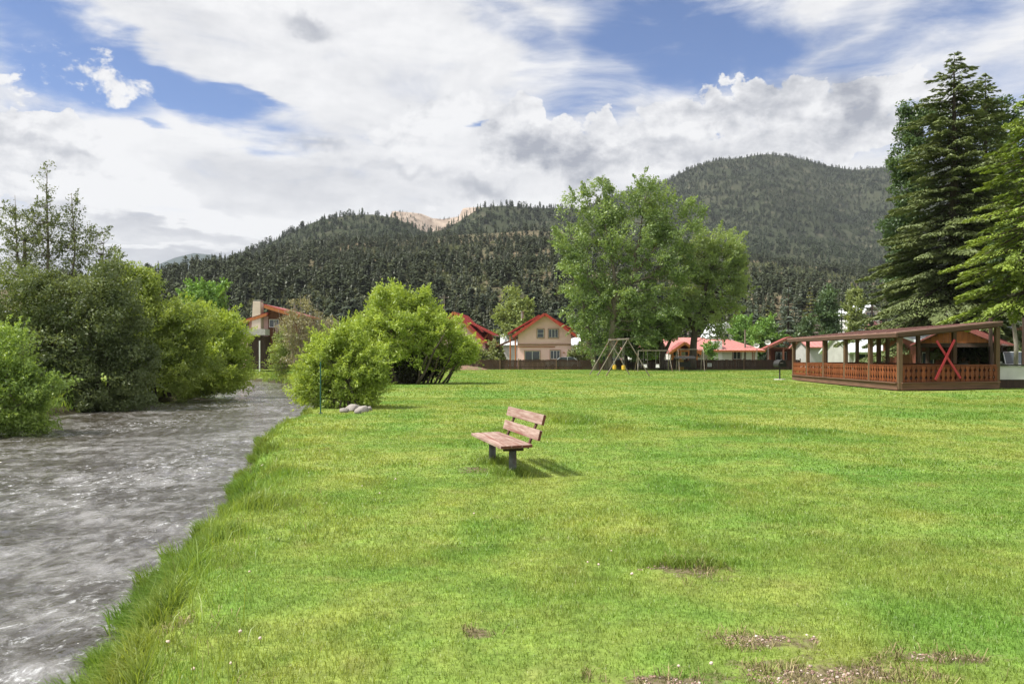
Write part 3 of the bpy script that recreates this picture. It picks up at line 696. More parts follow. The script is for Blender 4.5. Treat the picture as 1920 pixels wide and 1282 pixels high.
L_willow=leafmat('willow_leaf',(.165,.25,.040),(.48,.60,.115),trans=.4,patch=.45,nscale=.9)
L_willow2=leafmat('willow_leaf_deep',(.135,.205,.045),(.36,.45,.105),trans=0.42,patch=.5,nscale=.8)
L_dark=leafmat('dark_willow_leaf',(.080,.115,.048),(.195,.245,.100),trans=0.38,patch=.55,nscale=.7)  # darker leaf green for the large far bank bush
L_cotton=leafmat('cottonwood_leaf',(.125,.200,.075),(.31,.42,.155),trans=0.46,patch=.55,nscale=.35)
L_cotton2=leafmat('cottonwood_leaf_pale',(0.138,0.183,0.055),(0.319,0.380,0.138),trans=.38,patch=.5,nscale=.35)
L_cottond=leafmat('cottonwood_leaf_dull',(.135,.205,.075),(.36,.46,.17),trans=0.44,patch=.55,nscale=.35)
L_poplar=leafmat('poplar_leaf',(0.183,0.228,0.068),(0.365,0.457,0.168),trans=.38,patch=.5,nscale=.5)
L_aspen=leafmat('aspen_leaf',(.050,.092,.042),(.130,.205,.085),trans=.36,patch=.55,nscale=.4)
L_spring=leafmat('young_leaf',(0.091,0.198,0.045),(0.244,0.412,0.091),trans=.38,patch=.5,nscale=.6)
L_hedge=leafmat('grey_bush_leaf',(0.152,0.183,0.068),(0.335,0.380,0.168),trans=.35,patch=.5,nscale=.6)

# --- river bushes, far bank
def bushstems(base,tips,r=.05,n=9,seed=0):
    rs=np.random.RandomState(seed); out=[]
    for k in range(n):
        a=Vector(base)+Vector(((rs.rand()-.5)*tips[3],(rs.rand()-.5)*.8,0)); b=Vector(tips[:3])+Vector(((rs.rand()-.5)*tips[4],(rs.rand()-.5)*tips[4]*.6,(rs.rand()-.5)*tips[4]*.3))
        m_=a.lerp(b,.5)+Vector(((a.x-b.x)*.15,0,.1*(b-a).length))
        out.append([(*a,r),(*m_,r*.7),(*b,r*.25)])
    return out
D=21.5
b=P(8,812,D); b.z=-.25
leafy('riverside_bush','bright green bush at the water edge, nearest of the far bank bushes','bush',b,px_lobes([(10,745,75,62),(60,720,50,40),(-50,700,90,90),(15,640,40,40,0,.8),(50,690,30,22),(-90,780,80,60),(30,785,55,35),(66,735,24,30)],D,1.0),
  leafmat('near_bush_leaf',(0.107,0.190,0.043),(0.351,0.487,0.114),trans=.4,patch=.45,nscale=1.2),M_bark,bushstems(b,(*P(0,700,D),.8,1.6),.04,10,1),seed=1,clumps=260,per=120,crad=.34,leaf=(.10,.042),nbr=120,twigs=1,brad=.018,minz=-.45,shoots=260,slen=.5)
D=33.5
b=P(100,760,D); b.z=-.2
rs=np.random.RandomState(5)
sl_=[(88,312,4,14),(84,345,9,20),(90,385,16,22),(80,420,22,24),(95,455,26,28),(82,490,34,34),(134,368,4,14),(136,395,11,18),(142,430,15,24),(150,465,20,28),(145,500,30,30),(28,372,5,12),(60,405,9,18),(112,420,9,18),(168,440,10,18),(6,425,10,20),(62,440,16,20),(118,455,14,20),(30,400,13,20),(22,440,18,26),(40,480,26,30),(10,520,40,40),
     (195,440,8,14),(190,470,14,22),(185,500,20,26),(222,470,7,14),(215,500,14,20),(60,545,60,40),(140,545,60,40)]
leafy('slender_tree','tall slender thin crowned tree with wispy tops rising over the river bushes','tree',b,px_lobes([(q[0],q[1],q[2]*(1.7 if q[1]<500 else 1),q[3]*1.1,0,1.0 if q[1]<470 else .8) for q in sl_],D,1.2),
  leafmat('slender_leaf',(.075,.105,.052),(.21,.25,.125),trans=0.38,patch=.4,nscale=.8),M_bark,
  [stem(D,(95,760,.10),(93,600,.08),(90,480,.06),(87,390,.035),(88,308,.008)),stem(D,(120,760,.08),(130,600,.06),(140,470,.04),(134,362,.008)),stem(D,(80,760,.08),(50,600,.06),(32,480,.04),(28,366,.008)),stem(D,(140,760,.07),(170,600,.05),(192,500,.03),(196,436,.006)),stem(D,(60,760,.07),(45,620,.11),(45,520,.10),(46,452,.07)),stem(D,(150,760,.05),(195,600,.04),(214,520,.02),(222,466,.006))],
  seed=2,clumps=700,per=15,crad=.28,leaf=(.11,.055),nbr=560,twigs=3,brad=.014,shell=.1,shoots=160,slen=.45)
D=31.5
b=P(150,775,D); b.z=-.25
leafy('riverside_bush','large dark bush on the far bank under the slender tree','bush',b,px_lobes([(110,560,95,55),(60,640,85,60),(150,640,90,80),(215,600,60,70),(110,710,80,60),(200,700,70,62),(250,690,50,60),(20,560,80,60),(155,760,75,22),(240,745,50,25),(215,530,45,40)],D,.95),
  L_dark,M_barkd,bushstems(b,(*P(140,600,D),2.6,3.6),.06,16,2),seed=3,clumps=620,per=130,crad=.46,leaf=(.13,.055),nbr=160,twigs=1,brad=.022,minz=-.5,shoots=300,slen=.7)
D=36.5
b=P(285,755,D); b.z=-.2
leafy('riverside_bush','bright yellow green willow bush in the middle of the far bank clump','bush',b,px_lobes([(250,560,58,52),(225,600,45,55),(300,600,62,52),(350,615,50,40),(270,650,70,60),(340,680,60,50),(205,540,38,30),(265,530,38,25)],D,.9)+px_lobes([(300,720,75,35,0,.5)],D,.9),
  L_willow2,M_barkd,bushstems(b,(*P(280,610,D),2.4,3.4),.05,14,3),seed=4,clumps=520,per=120,crad=.44,leaf=(.14,.05),nbr=120,brad=.02,minz=-.5,shoots=480,slen=.75)
D=40.5
b=P(375,745,D); b.z=-.2
leafy('riverside_bush','rounded lime green willow bush at the upstream end of the far bank clump','bush',b,px_lobes([(360,610,50,45),(405,615,42,42),(430,645,38,40),(385,660,70,52),(335,650,50,50),(440,690,30,40),(400,700,65,38),(350,710,60,34)],D,.95),
  L_willow,M_barkd,bushstems(b,(*P(385,630,D),2.6,3.2),.05,14,4),seed=5,clumps=520,per=120,crad=.45,leaf=(.15,.055),nbr=120,brad=.02,minz=-.5,shoots=480,slen=.8)
# small sprigs reaching up from the willow
D=36
leafy('riverside_bush','pale leafy sprigs standing above the yellow green willow bush','bush',P(210,640,D),px_lobes([(214,478,10,18),(210,505,18,20),(190,500,14,18),(235,510,14,20),(225,540,30,26),(190,540,24,24)],D,1.1),
  L_willow2,M_bark,[stem(D,(210,640,.03),(212,540,.02),(216,466,.005)),stem(D,(208,640,.03),(188,540,.02),(186,482,.005)),stem(D,(214,640,.03),(234,550,.02),(238,492,.005))],seed=6,clumps=90,per=34,crad=.30,leaf=(.13,.06),nbr=60,brad=.012,shell=.2)
# --- bushes on the lawn side
D=25.6
b=GP(648,768); b=Vector((b.x,D,-.05))
leafy('riverside_bush','small bright green bush leaning over the water before the big willow bush','bush',b,px_lobes([(700,690,24,40),(712,715,18,26),(590,735,34,24),(575,700,26,30),(690,745,26,18),(655,615,18,16),(600,660,26,22),(640,673,55,42),(603,696,42,42),(677,686,35,42),(645,719,53,37),(612,650,35,26),(658,640,31,18),(580,719,24,24),(691,714,24,28),(695,677,24,31),(640,636,28,24),(566,742,20,15,0,.5),(617,737,37,20),(668,742,31,15)],D,1.0),
  leafmat('bank_bush_leaf',(.165,.25,.042),(.46,.58,.115),trans=.4,patch=.45,nscale=1.3),M_bark,bushstems(b,(*P(640,680,D),.7,1.8),.03,16,7),seed=7,clumps=420,per=100,crad=.25,leaf=(.10,.036),nbr=200,twigs=1,brad=.014,minz=-.42,shoots=560,slen=.48)
D=48
b=GP(768,719); b=Vector(((762-CX)/F*D,D,0))
leafy('willow_bush','big spreading lime green willow bush with dark bare stems at its foot','bush',b,px_lobes([(668,642,28,38),(655,670,24,30),(872,660,24,22),(848,684,22,14),(690,640,40,50),(668,642,26,36),(737,574,48,33),(779,588,48,37),(705,607,46,39),(761,616,74,46),(821,621,48,39),(855,644,32,32),(695,644,41,41),(742,654,61,35),(816,654,54,28),(777,670,56,22),(870,667,19,24),(844,674,32,19),(682,677,32,28),(705,691,24,20),(733,556,33,19),(705,663,37,33),(793,560,17,13)],D,1.0),
  L_willow,M_barkd,
  [stem(D,(745+a*8,719,.10,dy),(742+a*14+q,688,.08,dy),(742+a*18+q*2,655,.05,dy*1.2),(742+a*20,625,.02,dy*1.4)) for a,dy,q in [(k-3+.3*((k*37)%5-2),((k*53)%7-3)*.5,((k*29)%7-3)*1.5) for k in range(8)] for _ in (0,)]+
  [stem(D,(735+a*13,719,.07,dy),(728+a*16+((k_*31)%9-4),696,.06,dy),(722+a*20,668,.05,dy*1.3)) for k_,(a,dy) in enumerate([(k*.55-1,((k*41)%9-4)*.35) for k in range(17)])],
  seed=8,clumps=700,per=130,crad=.48,leaf=(.17,.06),nbr=160,twigs=1,brad=.028,flat=.8,minz=.35,shoots=800,slen=.72)
leafy('willow_thicket','dark tangled thicket of stems and near black leaves under the big willow bush','bush',Vector(((762-CX)/F*48.3,48.3,0)),px_lobes([(722,700,30,20),(765,700,46,24),(805,698,24,20),(745,680,55,20),(795,680,55,18)],48.3,.9),
  leafmat('near_black_leaf',(0.016,0.014,0.010),(0.035,0.035,0.018),trans=.1,patch=.3),M_barkd,[stem(48.3,(770,719,.05),(770,690,.03))],seed=9,clumps=380,per=90,crad=.34,leaf=(.17,.05),nbr=150,twigs=2,brad=.03,minz=.05)  # near-black leaf mass darkens the underside of the bush
# bare twiggy bushes and saplings before the far house
D=62
for k,(px,top,r,den,lab,ml) in enumerate(((562,548,30,40,'grey half bare bush beside the chimney house','g'),(592,575,26,26,'leafless brown twiggy bush behind the small round bush','g'),(533,610,22,60,'thin pale green sapling clump below the chimney house','s'),(618,590,20,26,'sparse reddish twiggy bush touching the willow bush','g'))):
    b=Vector(((px-CX)/F*(D+k),D+k,0)); tz=P(px,top,D+k).z
    st=[]; rs=np.random.RandomState(40+k)
    for q in range(16):
        a=rs.randn()*r*.5; st.append(stem(D+k,(px+a*.3,692,.05),(px+a*.8+rs.randn()*3,650,.035),(px+a*1.3,620-rs.rand()*20,.02),(px+a*1.6+rs.randn()*4,top+rs.rand()*45,.006)))
    leafy('twiggy_bush',lab,'bush',b,px_lobes([(px,top+30,r*.8,26),(px-8,top+65,r,32),(px+6,645,r,30),(px,675,r*.9,20)],D+k,1.0),
      leafmat('sparse_leaf',(0.198,0.183,0.114),(0.335,0.319,0.183),trans=.35,patch=.4) if ml=='g' else L_willow2,mat('twig_grey',(.20,.155,.13),(.28,.23,.20),scale=6,bump=0),st,seed=41+k,clumps=120,per=den,crad=.5,leaf=(.15,.07),nbr=110,twigs=3,brad=.018)

# --- cottonwoods by the fence
D=93
def cz(px,D): return Vector(((px-CX)/F*D,D,0))
LB=px_lobes([(1120,375,34,36),(1095,385,24,30),(1155,385,42,46),(1205,370,46,42),(1235,375,26,30),(1245,410,36,50),(1062,410,22,45),(1075,455,40,44),(1120,440,48,52),(1180,450,58,60),(1240,470,50,56),(1280,430,32,44),(1308,410,18,26),(1075,520,40,44),(1105,500,46,50),
   (1088,575,36,42),(1110,560,40,44),(1112,640,24,38),(1125,620,34,44),(1190,530,52,50),(1240,540,46,54),(1230,600,50,44),(1190,610,40,40),(1160,570,34,40),(1270,500,40,50)],D,1.0)
leafy('cottonwood_tree','tallest broad cottonwood by the fence with a leaning double trunk behind the swings','tree',cz(1128,D),LB,L_cotton,M_bark,
  [stem(D,(1120,697,.36),(1116,672,.32),(1106,648,.28),(1100,610,.26),(1092,560,.16),(1085,500,.07)),
   stem(D,(1137,697,.46),(1143,650,.40),(1149,600,.38),(1154,566,.38),(1168,535,.30),(1188,515,.24),(1192,478,.18),(1200,440,.10),(1208,380,.04)),
   stem(D,(1154,566,.30),(1152,530,.22),(1146,480,.15),(1136,430,.08),(1125,380,.03)),
   stem(D,(1180,522,.20),(1210,490,.14),(1240,450,.08),(1255,420,.04)),stem(D,(1150,590,.2),(1120,545,.12),(1085,490,.06),(1066,430,.03)),
   stem(D,(1170,535,.18),(1215,520,.12),(1262,470,.06),(1290,430,.03))],
  seed=11,clumps=520,per=84,crad=1.0,leaf=(.32,.15),nbr=190,brad=.05,shell=.5,flat=.9,scrd=(.45,1.35),shoots=420,slen=1.7)
D=96
leafy('cottonwood_tree','separate lighter green cottonwood with a dark straight trunk before the long white cabin','tree',cz(1302,D),px_lobes([(1340,452,46,24),(1375,475,26,30),(1385,510,20,36),(1345,500,50,40),(1310,480,40,34),(1350,550,46,40),(1310,545,46,46),(1330,600,40,34),(1290,590,36,30),(1375,560,24,30),(1280,560,34,40)],D,1.0),L_cottond,M_barkd,
  [stem(D,(1298,697,.55),(1302,640,.42),(1306,600,.36),(1318,560,.28),(1330,520,.18),(1345,470,.06)),stem(D,(1304,620,.3),(1285,580,.2),(1272,530,.08)),stem(D,(1316,565,.2),(1350,540,.12),(1378,500,.05))],
  seed=12,clumps=270,per=74,crad=1.0,leaf=(.32,.15),nbr=170,brad=.05,shell=.45,scrd=(.45,1.3),shoots=240,slen=1.6)
D=97
leafy('cottonwood_tree','smaller cottonwood with a forked trunk between the two larger ones','tree',cz(1243,D),px_lobes([(1240,600,40,36),(1215,625,30,26),(1262,612,26,24),(1200,590,30,34),(1270,590,26,34)],D,1.0),L_cottond,M_barkd,
  [stem(D,(1240,697,.45),(1241,660,.34),(1238,630,.25),(1225,590,.1)),stem(D,(1241,665,.25),(1256,640,.18),(1268,600,.08))],seed=13,clumps=190,per=90,crad=1.0,leaf=(.32,.19),nbr=80,brad=.05,scrd=(.5,1.3))
D=99
leafy('cottonwood_tree','low cottonwood with several thin trunks directly behind the tall swing frame','tree',cz(1185,D),px_lobes([(1185,610,40,40),(1160,640,30,32),(1205,645,34,30),(1180,570,34,34),(1150,600,26,34),(1215,600,28,34)],D,1.0),L_cotton,M_barkd,
  [stem(D,(1175,697,.30),(1172,650,.22),(1165,600,.1)),stem(D,(1190,697,.34),(1192,650,.25),(1188,600,.12)),stem(D,(1205,697,.22),(1210,655,.18),(1214,610,.08))],seed=14,clumps=190,per=90,crad=1.0,leaf=(.32,.19),nbr=80,brad=.05,scrd=(.5,1.3))
# --- trees further back
def farleafy(name,label,px,D,lobes,ml,seed,clumps=120,per=70,crad=1.1,leaf=(.36,.22),bark=None,foot=690,stems=None,group=None):
    b=Vector(((px-CX)/F*D,D,0)); tp=min(q[1] for q in lobes)
    st=stems or [stem(D,(px,foot,.22),(px,foot*.5+tp*.5,.14),(px,tp+12,.04))]
    return leafy(name,label,'tree',b,px_lobes(lobes,D,1.0),ml,bark or M_bark,st,seed=seed,clumps=clumps,per=per,crad=crad,leaf=leaf,nbr=50,brad=.05,group=group,scrd=(.45,1.3),shoots=int(clumps*.9),slen=crad*1.4)
farleafy('poplar_tree','pale yellow green poplar standing next to the tall pink house',962,128,[(960,560,18,22),(950,585,20,28),(975,590,22,30),(992,580,8,20),(955,625,28,30),(980,630,20,26),(965,600,28,30)],L_poplar,21,150,80,.95)
farleafy('poplar_tree','rounded mid green tree behind the far bank bushes',385,90,[(385,548,26,18),(365,565,22,24),(405,570,18,26),(385,590,34,30),(415,548,8,18)],L_spring,22,130,70,.85,(.28,.16))
farleafy('young_tree','fresh green young tree rising behind the long cabin roof',1392,135,[(1392,605,18,16),(1390,625,22,22),(1392,645,18,16)],L_spring,23,80,70,1.0)
farleafy('young_tree','wider fresh green young tree beside the satellite dish',1437,125,[(1437,610,14,14),(1430,630,24,20),(1448,640,20,24),(1425,655,22,18),(1440,665,18,18)],L_spring,24,120,75,1.0)
farleafy('aspen_tree','green aspen among the spruces behind the gazebo',1552,130,[(1552,560,14,18),(1550,585,17,24),(1553,615,14,24)],L_aspen,25,90,70,1.0,bark=M_bark2)
farleafy('aspen_tree','pale bluish green aspen behind the low end of the gazebo roof',1512,122,[(1512,610,14,14),(1508,632,20,20),(1515,650,18,18)],L_aspen,26,80,70,1.0,bark=M_bark2)
farleafy('aspen_tree','tall yellow green aspen against the dark hillside beyond the gazebo',1604,140,[(1604,555,13,18),(1600,580,16,24),(1606,610,18,26)],L_cotton2,27,90,70,1.0,bark=M_bark2)
farleafy('round_bush','round pale bush beside the parked cars and the pink house',1083,104,[(1083,662,20,14),(1075,672,14,12),(1095,672,14,12)],L_hedge,28,60,60,.6,(.26,.15))
farleafy('round_bush','tall pale shrub before the corner of the pink house',928,106,[(925,660,14,18),(935,672,16,16),(918,675,14,14)],L_hedge,29,70,60,.7,(.26,.15))
farleafy('round_bush','light shrub behind the fence next to the big willow bush',888,106,[(890,665,20,16),(905,672,14,12),(875,672,14,12)],L_hedge,30,70,60,.7,(.26,.15))
farleafy('young_tree','leafy branch tree growing against the white cabin chimney',1334,107,[(1330,652,10,12),(1336,662,10,10)],L_spring,31,26,50,.6,(.26,.15))
farleafy('young_tree','small green tree left of the long cabin under the cottonwoods',1222,112,[(1222,668,14,12),(1228,655,10,10)],L_spring,32,40,50,.8,(.3,.18))
farleafy('pine_tree','dark rounded pine between the long cabin and the next cottage',1452,122,[(1452,668,10,12),(1440,674,14,8),(1463,655,6,10)],leafmat('pine_leaf',(0.030,0.054,0.034),(0.091,0.129,0.076),trans=.2),33,50,70,.7,(.3,.1))

# ------------------------------------------------------------------ spruces
def spruce(name,label,base,h,r,mat_n,mat_b,seed,per_m=2.6,nb=6,leaf=(.30,.10),z0=.06,lean=0,group=None,dens=1.0,power=.8,crown='crown',jit=.3,bow=.16):
    rs=np.random.RandomState(seed); rt=thing(name,label,'tree',base,group=group)
    mb=MB(); mb.tube([(0,0,-.2),(lean*.3*h*.1,0,h*.35),(lean*h*.1,0,h*.75),(lean*h*.13,0,h)],[r*.075+.08,r*.055+.05,r*.025+.02,.01],9)
    Pn=[];Un=[];Nn=[];Rn=[]
    nw=int(h*per_m)
    for k in range(nw):
        f=z0+(1-z0)*((k+rs.rand()*.8)/nw)
        if f>.995: continue
        zz=f*h; prof=((1-f)**power)*(1-.55*max(0,(.16-f)/.16))+.02
        for j in range(nb if f<.9 else 4):
            a=rs.rand()*6.283; L=r*prof*(1-jit+2*jit*rs.rand()*(.4+rs.rand()))
            if L<.12: L=.12
            rise=(.55*(f-.45))          # lower limbs sag, upper limbs climb
            da=np.array([math.cos(a),math.sin(a),0]); sa=np.array([-da[1],da[0],0])
            org=np.array([lean*h*.13*f,0,zz])
            if L>.8:
                e=org+da*L*.85+np.array([0,0,rise*L-bow*L]); m_=org+da*L*.5+np.array([0,0,rise*L*.5-bow*L*.6])
                mb.tube([org,m_,e],[.012+L*.012,.008+L*.008,.006],4,cap=False)
            n=int(dens*(8+L*L*13+L*10))
            tt=rs.rand(n)**.62; tt=.12+.9*tt
            wd=(.30*L*(1.06-tt)+.10)*np.clip(tt*4,0,1)
            s=(rs.rand(n)*2-1)*wd
            zc=rise*L*tt - bow*L*tt**1.5*1.1 + .10*L*np.clip(tt-.7,0,1)
            p=org+da*(tt*L)[:,None]+sa*s[:,None]; p[:,2]+=zc-np.abs(s)*.35-.10*rs.rand(n)*(1+L*.15)
            u=da*(.55+rs.rand(n))[:,None]+sa*(np.sign(s)*(.3+.8*rs.rand(n)))[:,None]+np.stack([0*tt,0*tt,-.30+.35*rs.randn(n)],1)
            u/=np.linalg.norm(u,axis=1)[:,None]
            nn=np.stack([.5*rs.randn(n),.5*rs.randn(n),.9+0*tt],1)+da*.25; nn=nn-u*(nn*u).sum(1)[:,None]; nn/=np.linalg.norm(nn,axis=1)[:,None]
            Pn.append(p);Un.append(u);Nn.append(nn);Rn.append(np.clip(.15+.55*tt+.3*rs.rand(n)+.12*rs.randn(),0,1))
    Pn=np.concatenate(Pn);Un=np.concatenate(Un);Nn=np.concatenate(Nn);Rn=np.concatenate(Rn); n=len(Pn)
    v=np.cross(Nn,Un); sc=(.6+.7*rs.rand(n))[:,None]; ll=leaf[0]*sc/2; ww=leaf[1]*sc/2
    V=np.stack([Pn-Un*ll,Pn-v*ww,Pn+Un*ll,Pn+v*ww],1).reshape(-1,3)
    mb.build('trunk',mat_b,rt,smooth=True)
    meshnp('crown',V,np.arange(n*4).reshape(-1,4),mat_n,parent=rt,rnd=np.repeat(Rn,4))
    return rt
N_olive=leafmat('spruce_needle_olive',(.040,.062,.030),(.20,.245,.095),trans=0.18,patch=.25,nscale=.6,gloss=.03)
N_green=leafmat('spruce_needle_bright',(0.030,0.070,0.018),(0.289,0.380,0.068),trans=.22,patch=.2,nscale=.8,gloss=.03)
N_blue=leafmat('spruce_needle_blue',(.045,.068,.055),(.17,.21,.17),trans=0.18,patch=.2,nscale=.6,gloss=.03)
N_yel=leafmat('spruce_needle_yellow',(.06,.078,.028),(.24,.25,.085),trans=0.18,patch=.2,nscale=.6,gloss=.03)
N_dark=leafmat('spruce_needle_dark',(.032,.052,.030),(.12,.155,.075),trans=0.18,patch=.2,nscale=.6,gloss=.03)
M_sbark=mat('spruce_bark',(.045,.034,.028),(.085,.066,.055),scale=4,rough=1,bump=.7,stretch=(1,1,.3))
D=62; s=D/F
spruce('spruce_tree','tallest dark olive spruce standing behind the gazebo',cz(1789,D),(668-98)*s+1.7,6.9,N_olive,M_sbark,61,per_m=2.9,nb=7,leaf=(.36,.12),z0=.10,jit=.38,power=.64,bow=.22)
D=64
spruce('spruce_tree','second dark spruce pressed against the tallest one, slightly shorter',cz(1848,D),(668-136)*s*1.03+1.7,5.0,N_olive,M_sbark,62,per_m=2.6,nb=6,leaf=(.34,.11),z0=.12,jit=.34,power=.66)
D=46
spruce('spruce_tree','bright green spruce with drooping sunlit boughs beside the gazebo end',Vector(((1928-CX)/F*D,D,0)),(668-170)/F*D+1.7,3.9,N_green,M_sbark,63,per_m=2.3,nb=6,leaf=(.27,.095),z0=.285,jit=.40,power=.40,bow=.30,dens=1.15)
D=68
leafy('aspen_tree','leafy bluish green aspen showing behind the left flank of the tallest spruce','tree',cz(1720,D),px_lobes([(1715,230,30,36),(1700,300,26,44),(1712,360,40,50),(1700,430,40,50),(1705,500,42,50),(1712,560,40,40),(1745,240,40,50)],D,1.0),L_aspen,M_bark2,[stem(D,(1722,690,.3),(1718,560,.22),(1712,400,.15),(1715,260,.06))],seed=64,clumps=300,per=90,crad=.85,leaf=(.26,.17),nbr=90,scrd=(.5,1.25))
leafy('aspen_tree','leafy green aspen crown showing between the two tall spruces and the sky','tree',cz(1868,D+3),px_lobes([(1868,210,24,30),(1880,250,28,40),(1885,320,30,50),(1880,400,32,50),(1880,500,40,60),(1870,580,40,40)],D+3,1.0),L_aspen,M_bark2,[stem(D+3,(1868,690,.3),(1872,500,.22),(1876,350,.15),(1870,220,.05))],seed=65,clumps=240,per=80,crad=.85,leaf=(.26,.17),nbr=60,scrd=(.5,1.25))
leafy('aspen_tree','bright green aspen low between the tall spruces above the gazebo roof','tree',cz(1905,50),px_lobes([(1890,470,28,40),(1900,440,20,22),(1885,520,22,30)],50,1.0),L_aspen,M_bark2,[stem(50,(1905,690,.14),(1900,560,.1),(1893,450,.03))],seed=66,clumps=110,per=80,crad=.6,leaf=(.22,.14),nbr=30,scrd=(.5,1.25))
# mid spruces behind the cabins
k=0
for px,top,D,rw,mn,lab in ((1412,541,150,20,N_blue,'grey blue spruce with a rounded top behind the young green tree'),(1382,548,158,17,N_yel,'yellowish narrow spruce between the lighter cottonwood and the blue spruce'),
   (1440,572,152,16,N_yel,'short olive spruce between two larger spruces above the cottage'),(1478,528,140,34,N_blue,'broad drooping grey green spruce above the cottage roof'),(1520,538,146,22,N_yel,'tall gold tinted spruce behind the pale aspen'),
   (1578,550,150,20,N_dark,'dark narrow spruce between the aspens beyond the gazebo'),(1635,520,128,30,N_dark,'dark spruce standing near the hillside house with the red roof'),(1662,560,110,26,N_olive,'olive spruce partly hidden by the tallest spruce'),
   (1532,606,118,18,mat('dead_needle',(.13,.11,.09),(.19,.16,.13),scale=3,bump=0),'dead grey spruce skeleton right behind the gazebo roof'),(1345,585,120,22,N_dark,'dark spruce rising behind the white cabin chimney'),(1745,560,80,40,N_olive,'wide low spruce behind the middle of the gazebo'),(1615,600,132,16,N_blue,'small bluish spruce below the aspens beyond the gazebo')):
    k+=1
    spruce('spruce_tree',lab,cz(px,D),(668-top)/F*D+1.7,rw/F*D*1.15,mn,M_sbark,70+k,per_m=1.7,nb=5,leaf=(.55,.20),z0=.05,jit=.3,power=.72,dens=.42)
for px,top,D,rw,mn,lab in ((1000,600,170,15,N_dark,'small dark spruce in the gap right of the pale poplar'),(870,560,180,18,N_dark,'dark spruce at the foot of the hill behind the first pink house')):
    k+=1; spruce('spruce_tree',lab,cz(px,D),(668-top)/F*D+1.7,rw/F*D*1.15,mn,M_sbark,70+k,per_m=1.6,nb=5,leaf=(.6,.22),z0=.05,dens=.4)
# ------------------------------------------------------------------ materials of built things
M_stuccop=mat('pink_stucco',(.90,.62,.60),(.84,.57,.55),scale=1.2,rough=.9,bump=.15,bscale=30)
M_stuccow=mat('white_stucco',(.74,.74,.72),(.62,.62,.60),scale=1.2,rough=.9,bump=.15,bscale=30)
M_stuccog=mat('grey_stucco',(.42,.42,.41),(.34,.34,.33),scale=1.2,rough=.9,bump=.15,bscale=30)
M_redroof=mat('red_metal_roof',(.33,.045,.035),(.26,.035,.028),scale=1.5,rough=.42,bump=.05,spec=.5)
M_pinkroof=mat('faded_red_roof',(.50,.21,.19),(.42,.165,.15),scale=.8,rough=.40,bump=.05,spec=.5)
M_redtrim=mat('red_trim',(.46,.060,.040),(.36,.05,.034),scale=3,rough=.6,bump=.1)
M_tan=mat('tan_trim',(.40,.24,.15),(.32,.19,.12),scale=3,rough=.7,bump=.1)
M_orange=mat('orange_timber',(.42,.15,.045),(.30,.10,.03),scale=3,rough=.6,bump=.2,stretch=(4,4,.5))
M_brown=mat('brown_timber',(.16,.060,.030),(.10,.040,.022),scale=3,rough=.7,bump=.2,stretch=(4,4,.5))
M_dkbrown=mat('dark_timber',(.060,.035,.024),(.035,.022,.016),scale=3,rough=.8,bump=.2,stretch=(4,4,.5))
M_rbwall=mat('red_brown_wall',(.20,.065,.040),(.15,.05,.032),scale=2,rough=.8,bump=.1)
M_greyroof=mat('pale_metal_roof',(.62,.65,.68),(.54,.57,.60),scale=1,rough=.4,bump=.05)
M_darkroof=mat('dark_shed_roof',(.20,.20,.21),(.14,.14,.15),scale=2,rough=.8)
M_conc=mat('concrete',(.42,.41,.39),(.32,.31,.30),scale=4,rough=.9,bump=.4)
M_steel=mat('galvanised_steel',(.36,.35,.33),(.24,.22,.20),scale=5,rough=.5,bump=.15,metal=.6,c3=(.22,.12,.07))
M_black=mat('black_iron',(.018,.018,.018),(.03,.03,.03),scale=6,rough=.6,bump=.2)
M_whitep=mat('white_paint',(.75,.75,.74),(.68,.68,.67),scale=5,rough=.5,bump=.05)
m,t,out_=newmat('window_glass'); p=t.node('ShaderNodeBsdfPrincipled'); t.put(p,'Base Color',(.035,.045,.055,1)); t.put(p,'Roughness',.06); t.put(p,'Specular IOR Level',.7); t.l.new(p.outputs[0],out_.inputs[0]); M_glass=m

